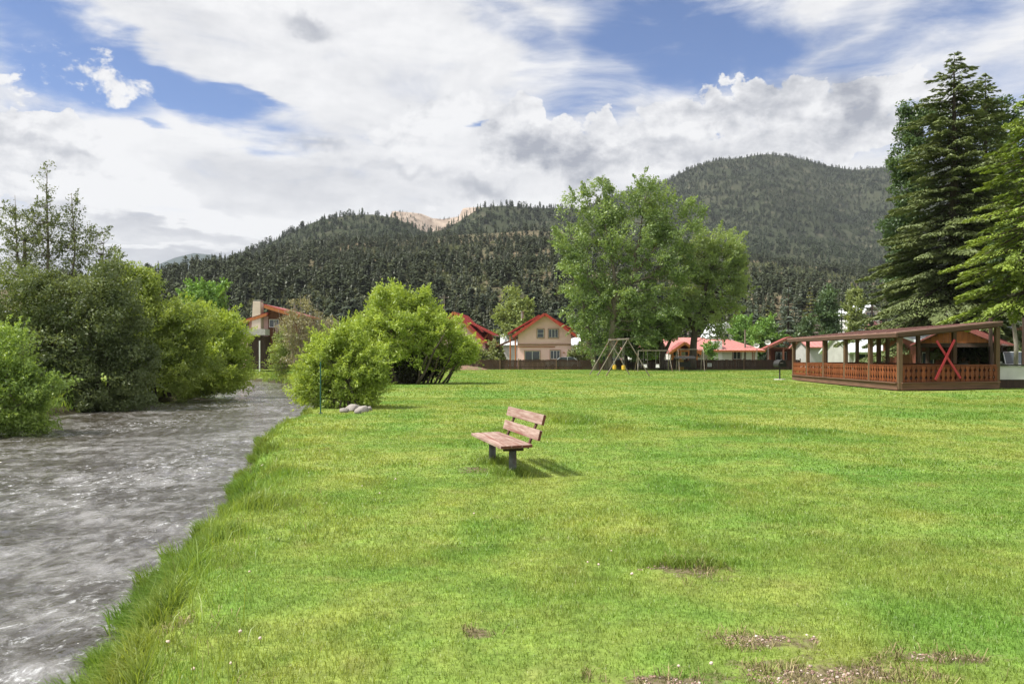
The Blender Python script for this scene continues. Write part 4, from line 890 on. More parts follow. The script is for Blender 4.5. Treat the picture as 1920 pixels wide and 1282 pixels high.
# ------------------------------------------------------------------ houses
def local(root): return root
def slab(name, pts, th, m_, parent, ribs=0, ribm=None):
    """roof plane from four corners (eave a, eave b, ridge b, ridge a), thickened downward, with standing seams"""
    a,b,c,d=[Vector(p) for p in pts]; n=(b-a).cross(d-a).normalized()
    if n.z<0: n=-n
    mb=MB(); q=[p-n*th for p in (a,b,c,d)]
    mb.add([a,b,c,d,*q],[(0,1,2,3),(7,6,5,4),(0,4,5,1),(1,5,6,2),(2,6,7,3),(3,7,4,0)])
    if ribs:
        L=(b-a).length; k=int(L/ribs)
        for i in range(1,k):
            f=i/k; mb.beam(a.lerp(b,f)+n*.02,d.lerp(c,f)+n*.02,.05,.04,up=n)
    return mb.build(name,m_,parent)
def window(parent, c, w, h, fm, axis='y', out=-1, mull=1, sill=True, name='window', cross=0):
    """a framed window on a wall face; c = centre on the wall face, axis = wall normal axis, out = side"""
    fr=MB(); pn=MB(); t_=.10
    def bx(mb,u,v,su,sv,depth,off):
        if axis=='y': mb.box((c[0]+u,c[1]+out*off,c[2]+v),(su,depth,sv))
        else: mb.box((c[0]+out*off,c[1]+u,c[2]+v),(depth,su,sv))
    bx(fr,0,h/2+t_/2,w+2*t_,t_,.10,.05); bx(fr,0,-h/2-t_/2,w+2*t_,t_,.12,.06)
    bx(fr,-w/2-t_/2,0,t_,h,.10,.05); bx(fr,w/2+t_/2,0,t_,h,.10,.05)
    f=fr.build(name,fm,parent)
    bx(pn,0,0,w,h,.03,.015); pn.build('pane',M_glass,f)
    sb=MB()
    for i in range(mull): bx(sb,-w/2+w*(i+1)/(mull+1),0,.06,h,.045,.028)
    for i in range(cross): bx(sb,0,-h/2+h*(i+1)/(cross+1),w,.05,.04,.026)
    bx(sb,0,h/2-.03,w,.05,.045,.03); bx(sb,0,-h/2+.03,w,.05,.045,.03); bx(sb,-w/2+.03,0,.05,h-.12,.045,.03); bx(sb,w/2-.03,0,.05,h-.12,.045,.03)
    sb.build('sash',M_whitep,f)
    return f
def gable(name,label,loc,rz,W,L,eave,ridge,wm,rm,fm,over=.7,fover=.8,ribs=.6,trim=True,th=.18,cat='house',group=None,base=0):
    """house whose gable faces local -y, centred; ridge runs along y"""
    rt=thing(name,label,cat,loc,rz,group)
    mb=MB(); mb.prism([(-W/2,base-.3),(W/2,base-.3),(W/2,eave),(0,ridge-.02),(-W/2,eave)],0,L,'y'); mb.build('wall',wm,rt)
    sl=(ridge-eave)/(W/2); ez=eave-over*sl; z0=th+.02
    rf=None
    for s in (-1,1):
        a=(s*(W/2+over),-fover,ez+z0); b=(s*(W/2+over),L+fover,ez+z0); c=(0,L+fover,ridge+z0); d=(0,-fover,ridge+z0)
        r=slab('roof',[a,b,c,d],th,rm,rt,ribs)
        if trim:
            mb=MB(); mb.beam((s*(W/2+over),-fover-.03,ez+z0-.12),(s*.02,-fover-.03,ridge+z0-.10),.06,.34,up=(0,0,1)); mb.build('bargeboard',fm,r)
    return rt
# 1  tall pink house
D=104; s=D/F
X0=(1021-CX)*s
h=gable('pink_house','tall pink stucco house with red gable roof facing the lawn over the fence',(X0,D,0),0.0,7.15,11,4.75,7.25,M_stuccop,M_redroof,M_redtrim,over=.75,fover=.9)
h['category']='house'
def wz(py): return CH+(HY-py)*s
window(h,((1009.5-1017)*s,0,wz(625)),12*s,16*s,M_tan,mull=0,cross=1)
window(h,((1033.5-1017)*s,0,wz(625)),18*s,16*s,M_tan,mull=2)
window(h,((1037-1017)*s,0,wz(665)),18*s,16*s,M_tan,mull=2)
window(h,((994-1017)*s,0,wz(668)),28*s,20*s,M_tan,mull=1,name='patio_door')
mb=MB(); mb.box((0,-.05,wz(646)),(7.25,.12,.22)); mb.build('belt_trim',M_tan,h)
mb=MB(); mb.box((-1.1,-.09,wz(648)-.16),(5.0,.07,.10)); mb.box((2.6,-.04,wz(661)),(.3,.03,.12)); mb.build('porch_beam',M_orange,h)
for x,z in ((-2.6,5.75),(-1.5,6.45),(1.5,6.45),(2.6,5.75),(0,7.1),(-3.7,4.9),(3.7,4.9)):
    mb=MB(); mb.box((x,-.45,z),(.16,.9,.2)); mb.build('roof_bracket',M_redtrim,h)
for x in (-3.9,-4.6):
    mb=MB(); mb.tube([(x,.3,-.2),(x,.3,4.4)],.10,8); mb.build('porch_post',M_orange,h)
slab('dormer_roof',[(-5.0,2.5,4.9),(-5.0,9,4.9),(-.6,9,7.45),(-.6,2.5,7.45)],.2,M_redroof,h,.6)
slab('dormer_roof',[(5.0,2.5,4.95),(5.0,9,4.95),(.6,9,7.35),(.6,2.5,7.35)],.2,M_redroof,h,.6)
slab('porch_roof',[(-6.6,.5,3.1),(-6.6,6,3.1),(-3.6,6,4.35),(-3.6,.5,4.35)],.16,M_brown,h,0)
mb=MB(); mb.tube([(-1.35-1.6,4,7.0),(-1.35-1.6,4,7.9)],.17,10); mb.tube([(-2.95,4,7.9),(-2.95,4,8.0)],.24,10); mb.build('flue',M_steel,h)
# 2  pink house half hidden by the willow bush
D=112; s=D/F
h=gable('pink_house','pink house with a red gable roof half hidden behind the big willow bush',((853-CX)*s,D,0),R(-7),6.8,10,4.4,7.9,M_stuccop,M_redroof,M_orange,over=.9,fover=1.0)
window(h,(0.2,0,4.6),1.3,1.2,M_tan,mull=1)
for x,z in ((-2.2,6.1),(-1.1,7.0),(1.1,7.0),(2.2,6.1)):
    mb=MB(); mb.box((x,-.6,z),(.2,1.3,.22)); mb.build('roof_bracket',M_orange,h)
slab('dormer_roof',[(5.4,3,4.9),(5.4,8,4.9),(.6,8,7.3),(.6,3,7.3)],.2,M_redroof,h,.6)
# 3  low brown cabin with the pinkish roof between
D=118; s=D/F
h=gable('brown_cabin','low brown cabin with a faded red roof between the two pink houses',((908-CX)*s,D,0),R(62),6,8,3.2,5.2,M_brown,M_pinkroof,M_orange,over=.8,fover=.8)
window(h,(0,0,2.2),1.6,1.3,M_dkbrown,mull=1)
mb=MB(); mb.tube([(0.6,5,5.0),(0.6,5,6.6)],.15,8); mb.build('flue',M_steel,h)
# white roofed building glimpsed past the pink house
D=128; s=D/F
h=gable('white_house','white house with a pale roof just behind the corner of the pink house',((1080-CX)*s,D,0),R(90),6,12,3.6,5.2,M_stuccow,M_greyroof,M_whitep,over=.5,fover=.5,ribs=.8)
window(h,(-3.0,-2.0,2.0),1.6,1.0,M_tan,axis='x',out=-1,mull=1)
# 4  long white cabin
D=112; s=D/F
xL=(1262-CX)*s; xR=(1420-CX)*s; Lc=xR-xL
rt=thing('white_cabin','long white cabin with a faded red metal roof and a white chimney','house',((xL+xR)/2,D,0))
def z4(py): return CH+(HY-py)*s
mb=MB(); mb.box((0,3.4,z4(656)/2-.1),(Lc,6.8,z4(656)+.2)); mb.build('wall',M_stuccow,rt)
ze=z4(655); zr=z4(640)
rf=slab('roof',[(-Lc/2-.9,-1.1,ze-.12),(Lc/2+.8,-1.1,ze-.12),(Lc/2-3.0,3.4,zr+.35),(-Lc/2-.9,3.4,zr+.35)],.16,M_pinkroof,rt,.55)
mb=MB(); mb.box((0,-1.13,ze-.25),(Lc+1.6,.06,.24)); mb.build('fascia',M_orange,rf)
slab('roof',[(-Lc/2-.9,7.9,ze-.12),(Lc/2+.8,7.9,ze-.12),(Lc/2-3.0,3.41,zr+.35),(-Lc/2-.9,3.41,zr+.35)],.16,M_pinkroof,rt,.55)
slab('roof',[(Lc/2+.8,-1.1,ze-.13),(Lc/2+.8,7.9,ze-.13),(Lc/2-3.0,3.42,zr+.34),(Lc/2-3.0,3.38,zr+.34)],.16,M_pinkroof,rt,0)
cx_=(1342-CX)*s-(xL+xR)/2
mb=MB(); mb.box((cx_,-.35,(z4(639))/2),(19*s,.9,z4(639))); mb.build('chimney',M_stuccow,rt,bevel=.04)
window(rt,((1381.5-CX)*s-(xL+xR)/2,0,z4(667)+.1),14*s,15*s,M_brown,mull=1,name='patio_door')
window(rt,((1308-CX)*s-(xL+xR)/2,0,z4(664)),8*s,9*s,M_orange,mull=1)
window(rt,((1417-CX)*s-(xL+xR)/2-.35,0,z4(666)),.12,1.9,M_orange,mull=0)
# timber gable porch of the cabin
gx=(1275-CX)*s-(xL+xR)/2; hw=26*s; gz_=z4(640)-.1; ez=z4(662)
for sg in (-1,1):
    r=slab('porch_roof',[(gx+sg*hw*(1.15),-3.2,ez),(gx+sg*hw*1.15,1.0,ez),(gx,1.0,gz_),(gx,-3.2,gz_)],.14,M_pinkroof,rt,.55)
    mb=MB(); mb.beam((gx+sg*hw*1.15,-3.24,ez-.16),(gx+sg*.02,-3.24,gz_-.16),.08,.34,up=(0,0,1)); mb.build('bargeboard',M_orange,r)
for x in (-.85,-.3,.3,.85):
    mb=MB(); mb.box((gx+x*hw,-3.0,z4(668)/2+.6),(.22,.22,z4(660)+ .6-(abs(x)-.3)*.9)); mb.build('porch_post',M_orange,rt)
mb=MB(); mb.box((gx,-3.0,z4(668)),(hw*1.9,.2,.2)); mb.box((gx,-3.0,z4(658)),(hw*1.3,.2,.22)); mb.build('porch_beam',M_orange,rt)
window(rt,(gx-.6,0,z4(667)),1.4,1.5,M_whitep,mull=1); window(rt,(gx+1.3,0,z4(667)),1.2,1.5,M_whitep,mull=1)
D=118; s=D/F
h=gable('red_roof_cabin','small cabin with an orange timber gable left of the long white cabin',((1234-CX)*s,D,0),R(20),4.2,7,3.0,4.4,M_stuccow,M_pinkroof,M_orange,over=.7,fover=.9)
window(h,(0,0,1.9),1.2,1.1,M_orange,mull=1)
h=gable('red_roof_cabin','cabin with a faded red roof peeking over the porch of the long white cabin',((1312-CX)*132/F,132,0),R(90),5,4,3.6,4.7,M_stuccow,M_pinkroof,M_orange,over=.7,fover=.7)
mb=MB(); mb.tube([(0,2,5.4),(0,2,6.4)],.14,8); mb.build('flue',M_steel,h)
h=gable('white_house','white chalet gable rising behind the long cabin roof',((1362-CX)*150/F,150,0),R(10),3.2,8,5.6,8.1,M_stuccow,M_greyroof,M_whitep,over=.3,fover=.3,ribs=0)
window(h,(0,0,5.6),.9,1.0,M_tan,mull=0)
# 5  cottage with open timber gable
D=112; s=D/F
rt=thing('timber_cottage','brown timber cottage with an open gable porch beside the gazebo','house',((1480-CX)*s,D,0),R(-14))
mb=MB(); mb.box((.6,5.5,1.3),(6.2,6,3.4)); mb.build('wall',M_rbwall,rt)
for sg in (-1,1):
    r=slab('roof',[(sg*3.7,-1.2,2.75),(sg*3.7,9,2.75),(0,9,4.55),(0,-1.2,4.55)],.16,M_pinkroof,rt,.55)
    mb=MB(); mb.beam((sg*3.7,-1.25,2.6),(sg*.02,-1.25,4.4),.08,.34,up=(0,0,1)); mb.build('bargeboard',M_brown,r)
for x in (-2.8,-.9,.9,2.8):
    mb=MB(); mb.box((x,-.9,1.4),(.24,.24,3.2)); mb.build('porch_post',M_brown,rt)
mb=MB(); mb.box((0,-.9,2.9),(5.9,.22,.24)); mb.box((0,-.9,3.7),(.2,.2,1.4)); mb.beam((0,-.9,3.0),(-1.2,-.9,3.7),.14,.14); mb.beam((0,-.9,3.0),(1.2,-.9,3.7),.14,.14); mb.build('truss',M_brown,rt)
mb=MB(); mb.box((0,-.95,.95),(6,.1,.12))
for k in range(14): mb.box((-2.9+k*.446,-.95,.5),(.10,.06,.8))
mb.build('porch_railing',M_brown,rt)
window(rt,(-.9,2.5,1.7),1.6,1.3,M_dkbrown,mull=1); window(rt,(1.9,2.5,1.7),1.4,1.3,M_dkbrown,mull=1)
h=gable('white_house','low white cottage seen through the far end of the gazebo',((1545-CX)*104/F,104,0),R(90),6,3,2.9,4.0,M_stuccog,M_pinkroof,M_orange,over=.5,fover=.5)
window(h,(-3,-1.5,1.7),1.1,1.1,M_dkbrown,axis='x',out=-1,mull=1)
# grey roofed buildings seen through the gazebo
D=78; s=D/F
h=gable('grey_roof_building','white building with a pale grey roof seen through the gazebo posts',((1700-CX)*s,D,0),R(90),6,7.1,2.3,3.75,M_stuccog,M_greyroof,M_whitep,over=.8,fover=.3,ribs=.5)
for y in (-2.3,-.2,1.9): window(h,(-3,y+3.6,1.2),1.5,1.5,M_dkbrown,axis='x',out=-1,mull=1)
for y in (0.2,2.4,4.6,6.8): mb=MB(); mb.box((-3.6,y,1.0),(.18,.18,2.1)); mb.build('porch_post',M_whitep,h)
D=60; s=D/F
h=gable('brown_workshop','red brown workshop wall with a pale roof behind the gazebo',((1757-CX)*s,D,0),R(90),5.4,2.9,2.7,3.3,M_rbwall,M_greyroof,M_brown,over=.5,fover=.2,ribs=.5)
window(h,(-2.7,2.2,1.4),.9,1.2,M_dkbrown,axis='x',out=-1,mull=0)
# chalet high on the hillside with red roof
D=210; s=D/F
h=gable('hillside_house','white house with a red lower roof up on the hillside beyond the gazebo',((1632-CX)*s,D,0),R(25),7,9,13.2,15.6,M_stuccow,M_greyroof,M_whitep,over=.8,fover=.8,base=8)
slab('roof',[(-5.4,-2.5,9.0),(5.4,-2.5,9.0),(4.6,0,11.3),(-4.6,0,11.3)],.2,M_pinkroof,h,.6)
window(h,(0,0,13),3,1.3,M_tan,mull=2)

# 6  house across the river with the tapering chimney
D=86; s=D/F
rt=thing('chimney_house','split level house with red shed roofs and a tapering white chimney across the river','house',((500-CX)*s,D,0))
def q6(px,py): return ((px-500)*s,CH+(HY-py)*s)
def poly6(name,pts,y0,y1,m_,par=rt): mb=MB(); mb.prism([q6(*p) for p in pts],y0,y1,'y'); return mb.build(name,m_,par)
poly6('wall',[(447,692),(506,692),(506,590),(447,606)],.6,7,M_stuccop)
poly6('wall',[(502,692),(556,692),(556,590),(502,578)],.2,8,M_brown)
def rf6(a,b,y0,y1,m_,th=.22):
    A=q6(*a);B=q6(*b); return slab('roof',[(A[0],y0,A[1]),(A[0],y1,A[1]),(B[0],y1,B[1]),(B[0],y0,B[1])],th,m_,rt)
rf6((440,606),(504,586),-.5,7.5,M_redroof); rf6((500,571),(566,590),-1.0,8.5,M_redroof)
mb=MB(); a,b_=q6(501,573),q6(566,593); mb.beam((a[0],-1.04,a[1]-.15),(b_[0],-1.04,b_[1]-.15),.08,.34); a,b_=q6(440,608),q6(503,588); mb.beam((a[0],-.54,a[1]-.12),(b_[0],-.54,b_[1]-.12),.08,.3); mb.build('fascia',M_orange,rt)
mb=MB(); a,b_,c,d=q6(473,640),q6(492,640),q6(491,566),q6(477,566); mb.prism([a,b_,c,d],-.5,.58,'y'); mb.build('chimney',mat('chimney_plaster',(.62,.52,.44),(.55,.46,.39),scale=2,rough=.9),rt,bevel=.04)
mb=MB(); a=q6(484,564); mb.box((a[0],.04,a[1]),(.9,1.0,.14)); mb.build('chimney_cap',M_steel,rt)
mb=MB(); a=q6(538,575); mb.tube([(a[0],3,a[1]-.8),(a[0],3,a[1]+.4)],.12,8); mb.build('flue',M_steel,rt)
c=q6(513,606); window(rt,(c[0],.2,c[1]),1.1,.9,M_brown,mull=1)
c=q6(456,604); window(rt,(c[0],.6,c[1]-.3),.7,.9,M_orange,mull=0)
poly6('deck_wall',[(443,629),(509,629),(509,618),(443,618)],-2.2,-.6,M_conc)
poly6('lower_wall',[(474,692),(506,692),(506,631),(474,631)],-1.6,.15,M_dkbrown)
a=q6(500,682); mb=MB(); mb.box((a[0],-2.4,1.6),(.11,.11,3.6)); mb.build('deck_post',M_whitep,rt)
# white roofed house beyond the far bank bushes
D=52; s=D/F
h=gable('white_house','white house with a pale roof hidden behind the far bank bushes',((30-CX)*s,D,0),R(70),7,9,2.9,4.6,M_stuccow,M_greyroof,M_dkbrown,over=.6,fover=.6)
window(h,(-3.5,3,1.6),1.6,1.1,M_dkbrown,axis='x',out=-1,mull=1)

# ------------------------------------------------------------------ board fence
D=99.5
m_f=mat('fence_board',(.060,.032,.022),(.038,.022,.016),scale=4,rough=.9,bump=.4,stretch=(3,3,.3),c3=(.085,.045,.03))
m_p=mat('fence_post',(.20,.13,.08),(.13,.085,.055),scale=4,rough=.9,bump=.3)
x0=(832-CX)/F*D; x1=(1500-CX)/F*D; n=19; st_=(x1-x0)/n
ft=thing('board_fence','long low dark brown board fence along the far side of the lawn','fence',(x0,D,0))
rs=np.random.RandomState(77)
for k in range(n):
    mb=MB(); nb=15
    for j in range(nb):
        hh=1.27+.03*rs.randn()+.02*math.sin(k*1.7); mb.box((k*st_+(j+.5)*st_/nb,.02*rs.rand(),hh/2),(st_/nb-.012,.022,hh))
    mb.beam((k*st_,.06,.35),((k+1)*st_,.06,.35),.05,.09); mb.beam((k*st_,.06,1.05),((k+1)*st_,.06,1.05),.05,.09)
    mb.build('fence_panel',m_f,ft)
for k in range(n+1):
    if k in (0,3,4,6,8,14,16,19):
        mb=MB(); mb.box((k*st_,-.05,.70),(.12,.10,1.44)); mb.build('fence_post',m_p,ft)
for px,py,w_,h_,lab in ((1149,682,.55,.75,'white notice with faint lines on the fence behind the yellow swings'),(1330,684,.55,.45,'white notice on the fence below the white cabin chimney')):
    rt=thing('notice_board',lab,'sign',((px-CX)/F*D,D-.12,CH+(HY-py)/F*D))
    mb=MB(); mb.box((0,0,0),(w_,.02,h_)); mb.build('sign_panel',M_whitep,rt)
    mb=MB()
    for q in range(4): mb.box((0,-.013,h_*(.3-.18*q)),(w_*(.7 if q%2 else .55),.006,h_*.055))
    mb.build('lettering',M_black,rt)
# wooden gate piece and yellow panel
rt=thing('wooden_panel','yellowish plywood panel leaning on the fence near the lighter cottonwood trunk','panel',((1277-CX)/F*98.5,98.6,0))
mb=MB(); mb.box((0,0,.62),(.75,.04,1.24)); mb.box((0,-.03,1.0),(.7,.03,.07)); mb.box((0,-.03,.25),(.7,.03,.07)); mb.build('sheet',mat('plywood',(.34,.22,.05),(.28,.17,.04),scale=4),rt)

# ------------------------------------------------------------------ swing sets
M_pipe=mat('rusty_pipe',(.17,.15,.12),(.24,.21,.17),scale=6,rough=.6,bump=.2,metal=.3,c3=(.16,.08,.045))
M_chain=mat('chain',(.20,.19,.18),(.14,.13,.12),scale=20,rough=.5,metal=.5,bump=0)
M_yel=mat('yellow_plastic',(.72,.46,.05),(.62,.38,.04),scale=4,rough=.5,bump=0)
YA,YB=66.0,72.0
def X_(px,y): return (px-CX)/F*y
rt=thing('pipe_swing_set','tall rusty pipe swing frame with splayed legs on the far lawn','swing set',(X_(1177,YA),YA,0))
o0=Vector((X_(1177,YA),YA,0)); o1=Vector((X_(1143,YB),YB,0))
tA=Vector((0,0,3.16)); tB=Vector((o1.x-o0.x,YB-YA,3.22)); dirv=(tB-tA).normalized(); side=Vector((dirv.y,-dirv.x,0)).normalized()
mb=MB(); mb.tube([tA-dirv*.25,tB+dirv*.25],.055,8); mb.build('top_bar',M_pipe,rt)
for f in (0,.5,1.0):
    ap=tA.lerp(tB,f)
    for sg in (-1,1):
        if f==.5 and sg==1: continue
        ft_=Vector((ap.x,ap.y,-.05))+Vector((sg*1.85,sg*-.25,0))
        mb=MB(); mb.tube([ap+Vector((0,0,-.02)),ft_],.05,8); mb.build('leg',M_pipe,rt)
    mb=MB(); mb.box(ap,(.22,.22,.2)); mb.build('corner_bracket',M_steel,rt,bevel=.02)
for k,(f,lab) in enumerate(((.22,'yellow bucket swing seat hanging nearest on the tall pipe frame'),(.72,'yellow bucket swing seat hanging further in on the tall pipe frame'))):
    ap=o0+tA.lerp(tB,f)
    r2=thing('bucket_swing',lab,'swing',(ap.x,ap.y,.50),0,'yellow swing seats')
    for sg in (-1,1): mb=MB(); mb.tube([(dirv.x*sg*.2,dirv.y*sg*.2,.28),(dirv.x*sg*.2,dirv.y*sg*.2,ap.z-.5)],.018,5); mb.build('chain',M_chain,r2)
    mb=MB(); mb.tube([(0,0,0),(0,0,.06),(0,0,.30),(0,0,.40)],[.10,.16,.17,.16],10); mb.box((.0,-.12,.34),(.22,.03,.2)); mb.build('bucket',M_yel,r2,smooth=False,bevel=.01)
# glider set further back
YC=88
rt=thing('pipe_swing_set','low grey pipe swing frame by the fence behind the tall swing frame','swing set',(X_(1225,YC),YC,0))
mb=MB(); mb.tube([(-1.7,0,2.35),(1.7,0,2.35)],.045,8); mb.build('top_bar',M_pipe,rt)
for sx_ in (-1.7,1.7):
    for sg in (-1,1): mb=MB(); mb.tube([(sx_,0,2.35),(sx_*1.15,sg*1.1,-.05)],.04,6); mb.build('leg',M_pipe,rt)
for k,dx_ in enumerate((-.9,.5)):
    r2=thing('glider_swing','white moulded swing hanging '+('on the side towards the cottonwood trunk' if k==0 else 'in the middle of the low pipe frame'),'swing',(X_(1225,YC)+dx_,YC,.4),0,'white swings on the low frame')
    for sg in (-.22,.22): mb=MB(); mb.tube([(sg,0,.1),(sg,0,1.95)],.014,5); mb.build('chain',M_steel,r2)
    mb=MB(); mb.box((0,0,.05),(.42,.3,.05)); mb.box((0,.15,.22),(.4,.04,.34)); mb.build('seat',M_whitep,r2,bevel=.02)
# canopy swing bench
YD=90
rt=thing('canopy_swing','black canopied garden swing bench with a bent pipe frame by the fence','swing bench',(X_(1287,YD),YD,0))
for sx_ in (-1.0,1.9):
    for sg in (-1,1):
        mb=MB(); mb.tube([(sx_,sg*.9,-.05),(sx_,sg*.55,1.3),(sx_,sg*.3,2.2),(sx_,0,2.5)],.045,7); mb.build('leg',M_pipe,rt)
mb=MB(); mb.tube([(-1.0,0,2.5),(1.9,0,2.5)],.04,7); mb.build('top_bar',M_pipe,rt)
mb=MB(); mb.prism([(-.7,0),(.7,0),(.6,.18),(0,.30),(-.6,.18)],-1.1,1.1,'x'); o=mb.build('canopy',M_black,rt); o.location=(-.2,0,1.45)
mb=MB(); mb.box((-.2,0,.5),(1.5,.5,.07)); mb.box((-.2,.25,.8),(1.5,.06,.5)); mb.build('bench_seat',M_black,rt,bevel=.02)
# pedestal grill
g_=GP(1462,711.5)
rt=thing('park_grill','black barrel barbecue grill on a post standing on a concrete pad','grill',g_)
mb=MB(); mb.tube([(0,0,0),(0,0,.95)],.05,8); mb.build('post',M_black,rt)
mb=MB(); pr=[(-.30,.0),(.30,0),(.36,.12),(.36,.28),(.24,.46),(0,.54),(-.24,.46),(-.36,.28),(-.36,.12)]; mb.prism(pr,-.30,.30,'y'); o=mb.build('firebox',M_black,rt,bevel=.02); o.location=(0,0,.92); o.rotation_euler=(0,0,.35)
mb=MB(); mb.tube([(-.12,-.36,1.22),(.12,-.36,1.22)],.015,6); mb.box((-.12,-.34,1.22),(.02,.06,.02)); mb.box((.12,-.34,1.22),(.02,.06,.02)); mb.build('handle',M_steel,rt)
mb=MB(); mb.tube([(0,0,-.03),(0,0,.04)],.42,14); mb.build('concrete_pad',mat('white_concrete',(.62,.62,.60),(.52,.52,.5),scale=5),rt)
# dirt mound
g_=GP(877,693)
xs_=np.linspace(-1,1,44); XX,YY=np.meshgrid(xs_,xs_); r_=np.sqrt(XX**2+YY**2); ZZ=np.clip(1-r_**1.6,-.05,1)*(.45+.25*fbm(XX*3+9,YY*3,1,88,4))+.10*(fbm(XX*3,YY*3,.4,89,3)-.5)*(r_<.98)-.05
n=44; i,j=np.meshgrid(np.arange(n-1),np.arange(n-1)); a=(j*n+i).ravel()
o=meshnp('dirt_mound',np.stack([XX*2.9,YY*1.4,ZZ],-1).reshape(-1,3),np.stack([a,a+1,a+n+1,a+n],1),mat('mound_earth',(.24,.15,.105),(.15,.10,.07),scale=4,rough=1,bump=.8,bdist=.05,c3=(.12,.14,.05)),smooth=True,loc=(g_.x,97.0,0))
tag(o,'low mound of bare brown earth before the fence beside the willow bush','mound')
# rocks beside the small bush
M_rock=mat('grey_rock',(.34,.31,.29),(.22,.20,.185),scale=5,rough=.9,bump=.8,bdist=.03)
rs=np.random.RandomState(6)
for k,(px,py,r,lab) in enumerate(((645,772,.13,'small grey rock closest to the water at the foot of the small round bush'),(662,770,.20,'squarish grey rock in the middle of the rocks by the small round bush'),(680,771,.19,'flat pale rock on the lawn side of the rocks by the small round bush'),(690,769,.12,'smallest outer stone of the rocks by the small round bush'),(672,774,.10,'little dark stone lying before the squarish grey rock'))):
    p_=GP(px,py); V_,f_=blobs(1,np.zeros(1),np.zeros(1),np.zeros(1),np.array([r*1.25]),rs,.75)
    o=meshnp('rock',V_,f_,M_rock,loc=(p_.x,p_.y,.03)); md=o.modifiers.new('b','BEVEL'); md.width=r*.18; md.segments=2; tag(o,lab,'rock','rocks by the small round bush')
# green fence stake by the river
p_=GP(601,772,-.1); p_=Vector(((601-CX)/F*23.0,23.0,gzs((601-CX)/F*23.0,23.0)))
rt=thing('metal_stake','thin green metal stake standing at the water edge by the small round bush','stake',p_)
mb=MB(); mb.box((0,0,.72),(.035,.012,1.65)); mb.box((0,-.015,.72),(.010,.03,1.65))
for k in range(12): mb.box((0,-.034,.2+k*.11),(.02,.012,.02))
mb.build('stake_bar',mat('green_enamel',(.05,.16,.13),(.04,.12,.10),scale=5,rough=.5),rt)
mb=MB(); mb.box((0,.012,-.02),(.12,.012,.12)); mb.build('anchor_plate',M_steel,rt)
# utility poles and wires behind the houses
def pole(px,top,D,lab,arm=True):
    rt=thing('utility_pole',lab,'utility pole',cz(px,D)); zt=(HY-top)/F*D+CH
    mb=MB(); mb.tube([(0,0,0),(0,0,zt)],[.16,.10],8); mb.build('pole',M_bark,rt)
    if arm:
        mb=MB(); mb.box((0,0,zt-.5),(1.9,.12,.12)); mb.build('crossarm',M_bark,rt)
        for x in (-.8,0,.8): mb=MB(); mb.tube([(x,0,zt-.44),(x,0,zt-.26)],.05,6); mb.build('insulator',M_whitep,rt)
    return Vector(((px-CX)/F*D,D,zt-.26))
a=pole(833,553,150,'thin utility pole rising over the big willow bush'); b_=pole(1110,590,150,'utility pole hidden in the crown of the tallest cottonwood')
rt=thing('power_cable','sagging power wires crossing before the hillside','cable',a)
for off in (-.8,.8):
    pts=[]
    for k in range(25):
        f=k/24; q=a.lerp(b_,f)-a; q.z-=1.8*4*f*(1-f); pts.append((q.x+off,q.y,q.z))
    mb=MB(); mb.tube(pts,.018,4); mb.build('wire',M_black,rt)
pole(1397,618,112,'slim bare mast standing before the long white cabin roof',False)
# satellite dishes
for px,py,D,lab in ((1440,642,105,'white satellite dish on a mast between the cabin and the cottage'),(1419,648,107,'smaller white dish close to the cabin roof corner')):
    rt=thing('satellite_dish',lab,'satellite dish',cz(px,D),R(-30)); z=(HY-py)/F*D+CH
    mb=MB(); mb.tube([(0,.1,0),(0,.1,z)],.04,6); mb.build('mast',M_steel,rt)
    pts=[]; rings=6; mb=MB(); vs=[(0,.12,z)]; fs=[]
    for i in range(1,rings+1):
        for k in range(16):
            a_=k*math.pi/8; r=.40*i/rings; vs.append((r*math.cos(a_),.12-.28*(i/rings)**2,z+.8*r*math.sin(a_)))
    for k in range(16): fs.append((0,1+k,1+(k+1)%16))
    for i in range(rings-1):
        for k in range(16): fs.append((1+i*16+k,1+(i+1)*16+k,1+(i+1)*16+(k+1)%16,1+i*16+(k+1)%16))
    mb.add(vs,fs); o=mb.build('dish',M_whitep,rt,smooth=True); md=o.modifiers.new('s','SOLIDIFY'); md.thickness=.02
    mb=MB(); mb.tube([(0,.1,z-.45),(0,-.5,z-.05)],.015,5); mb.box((0,-.5,z-.03),(.08,.1,.08)); mb.build('feed_arm',M_steel,rt)

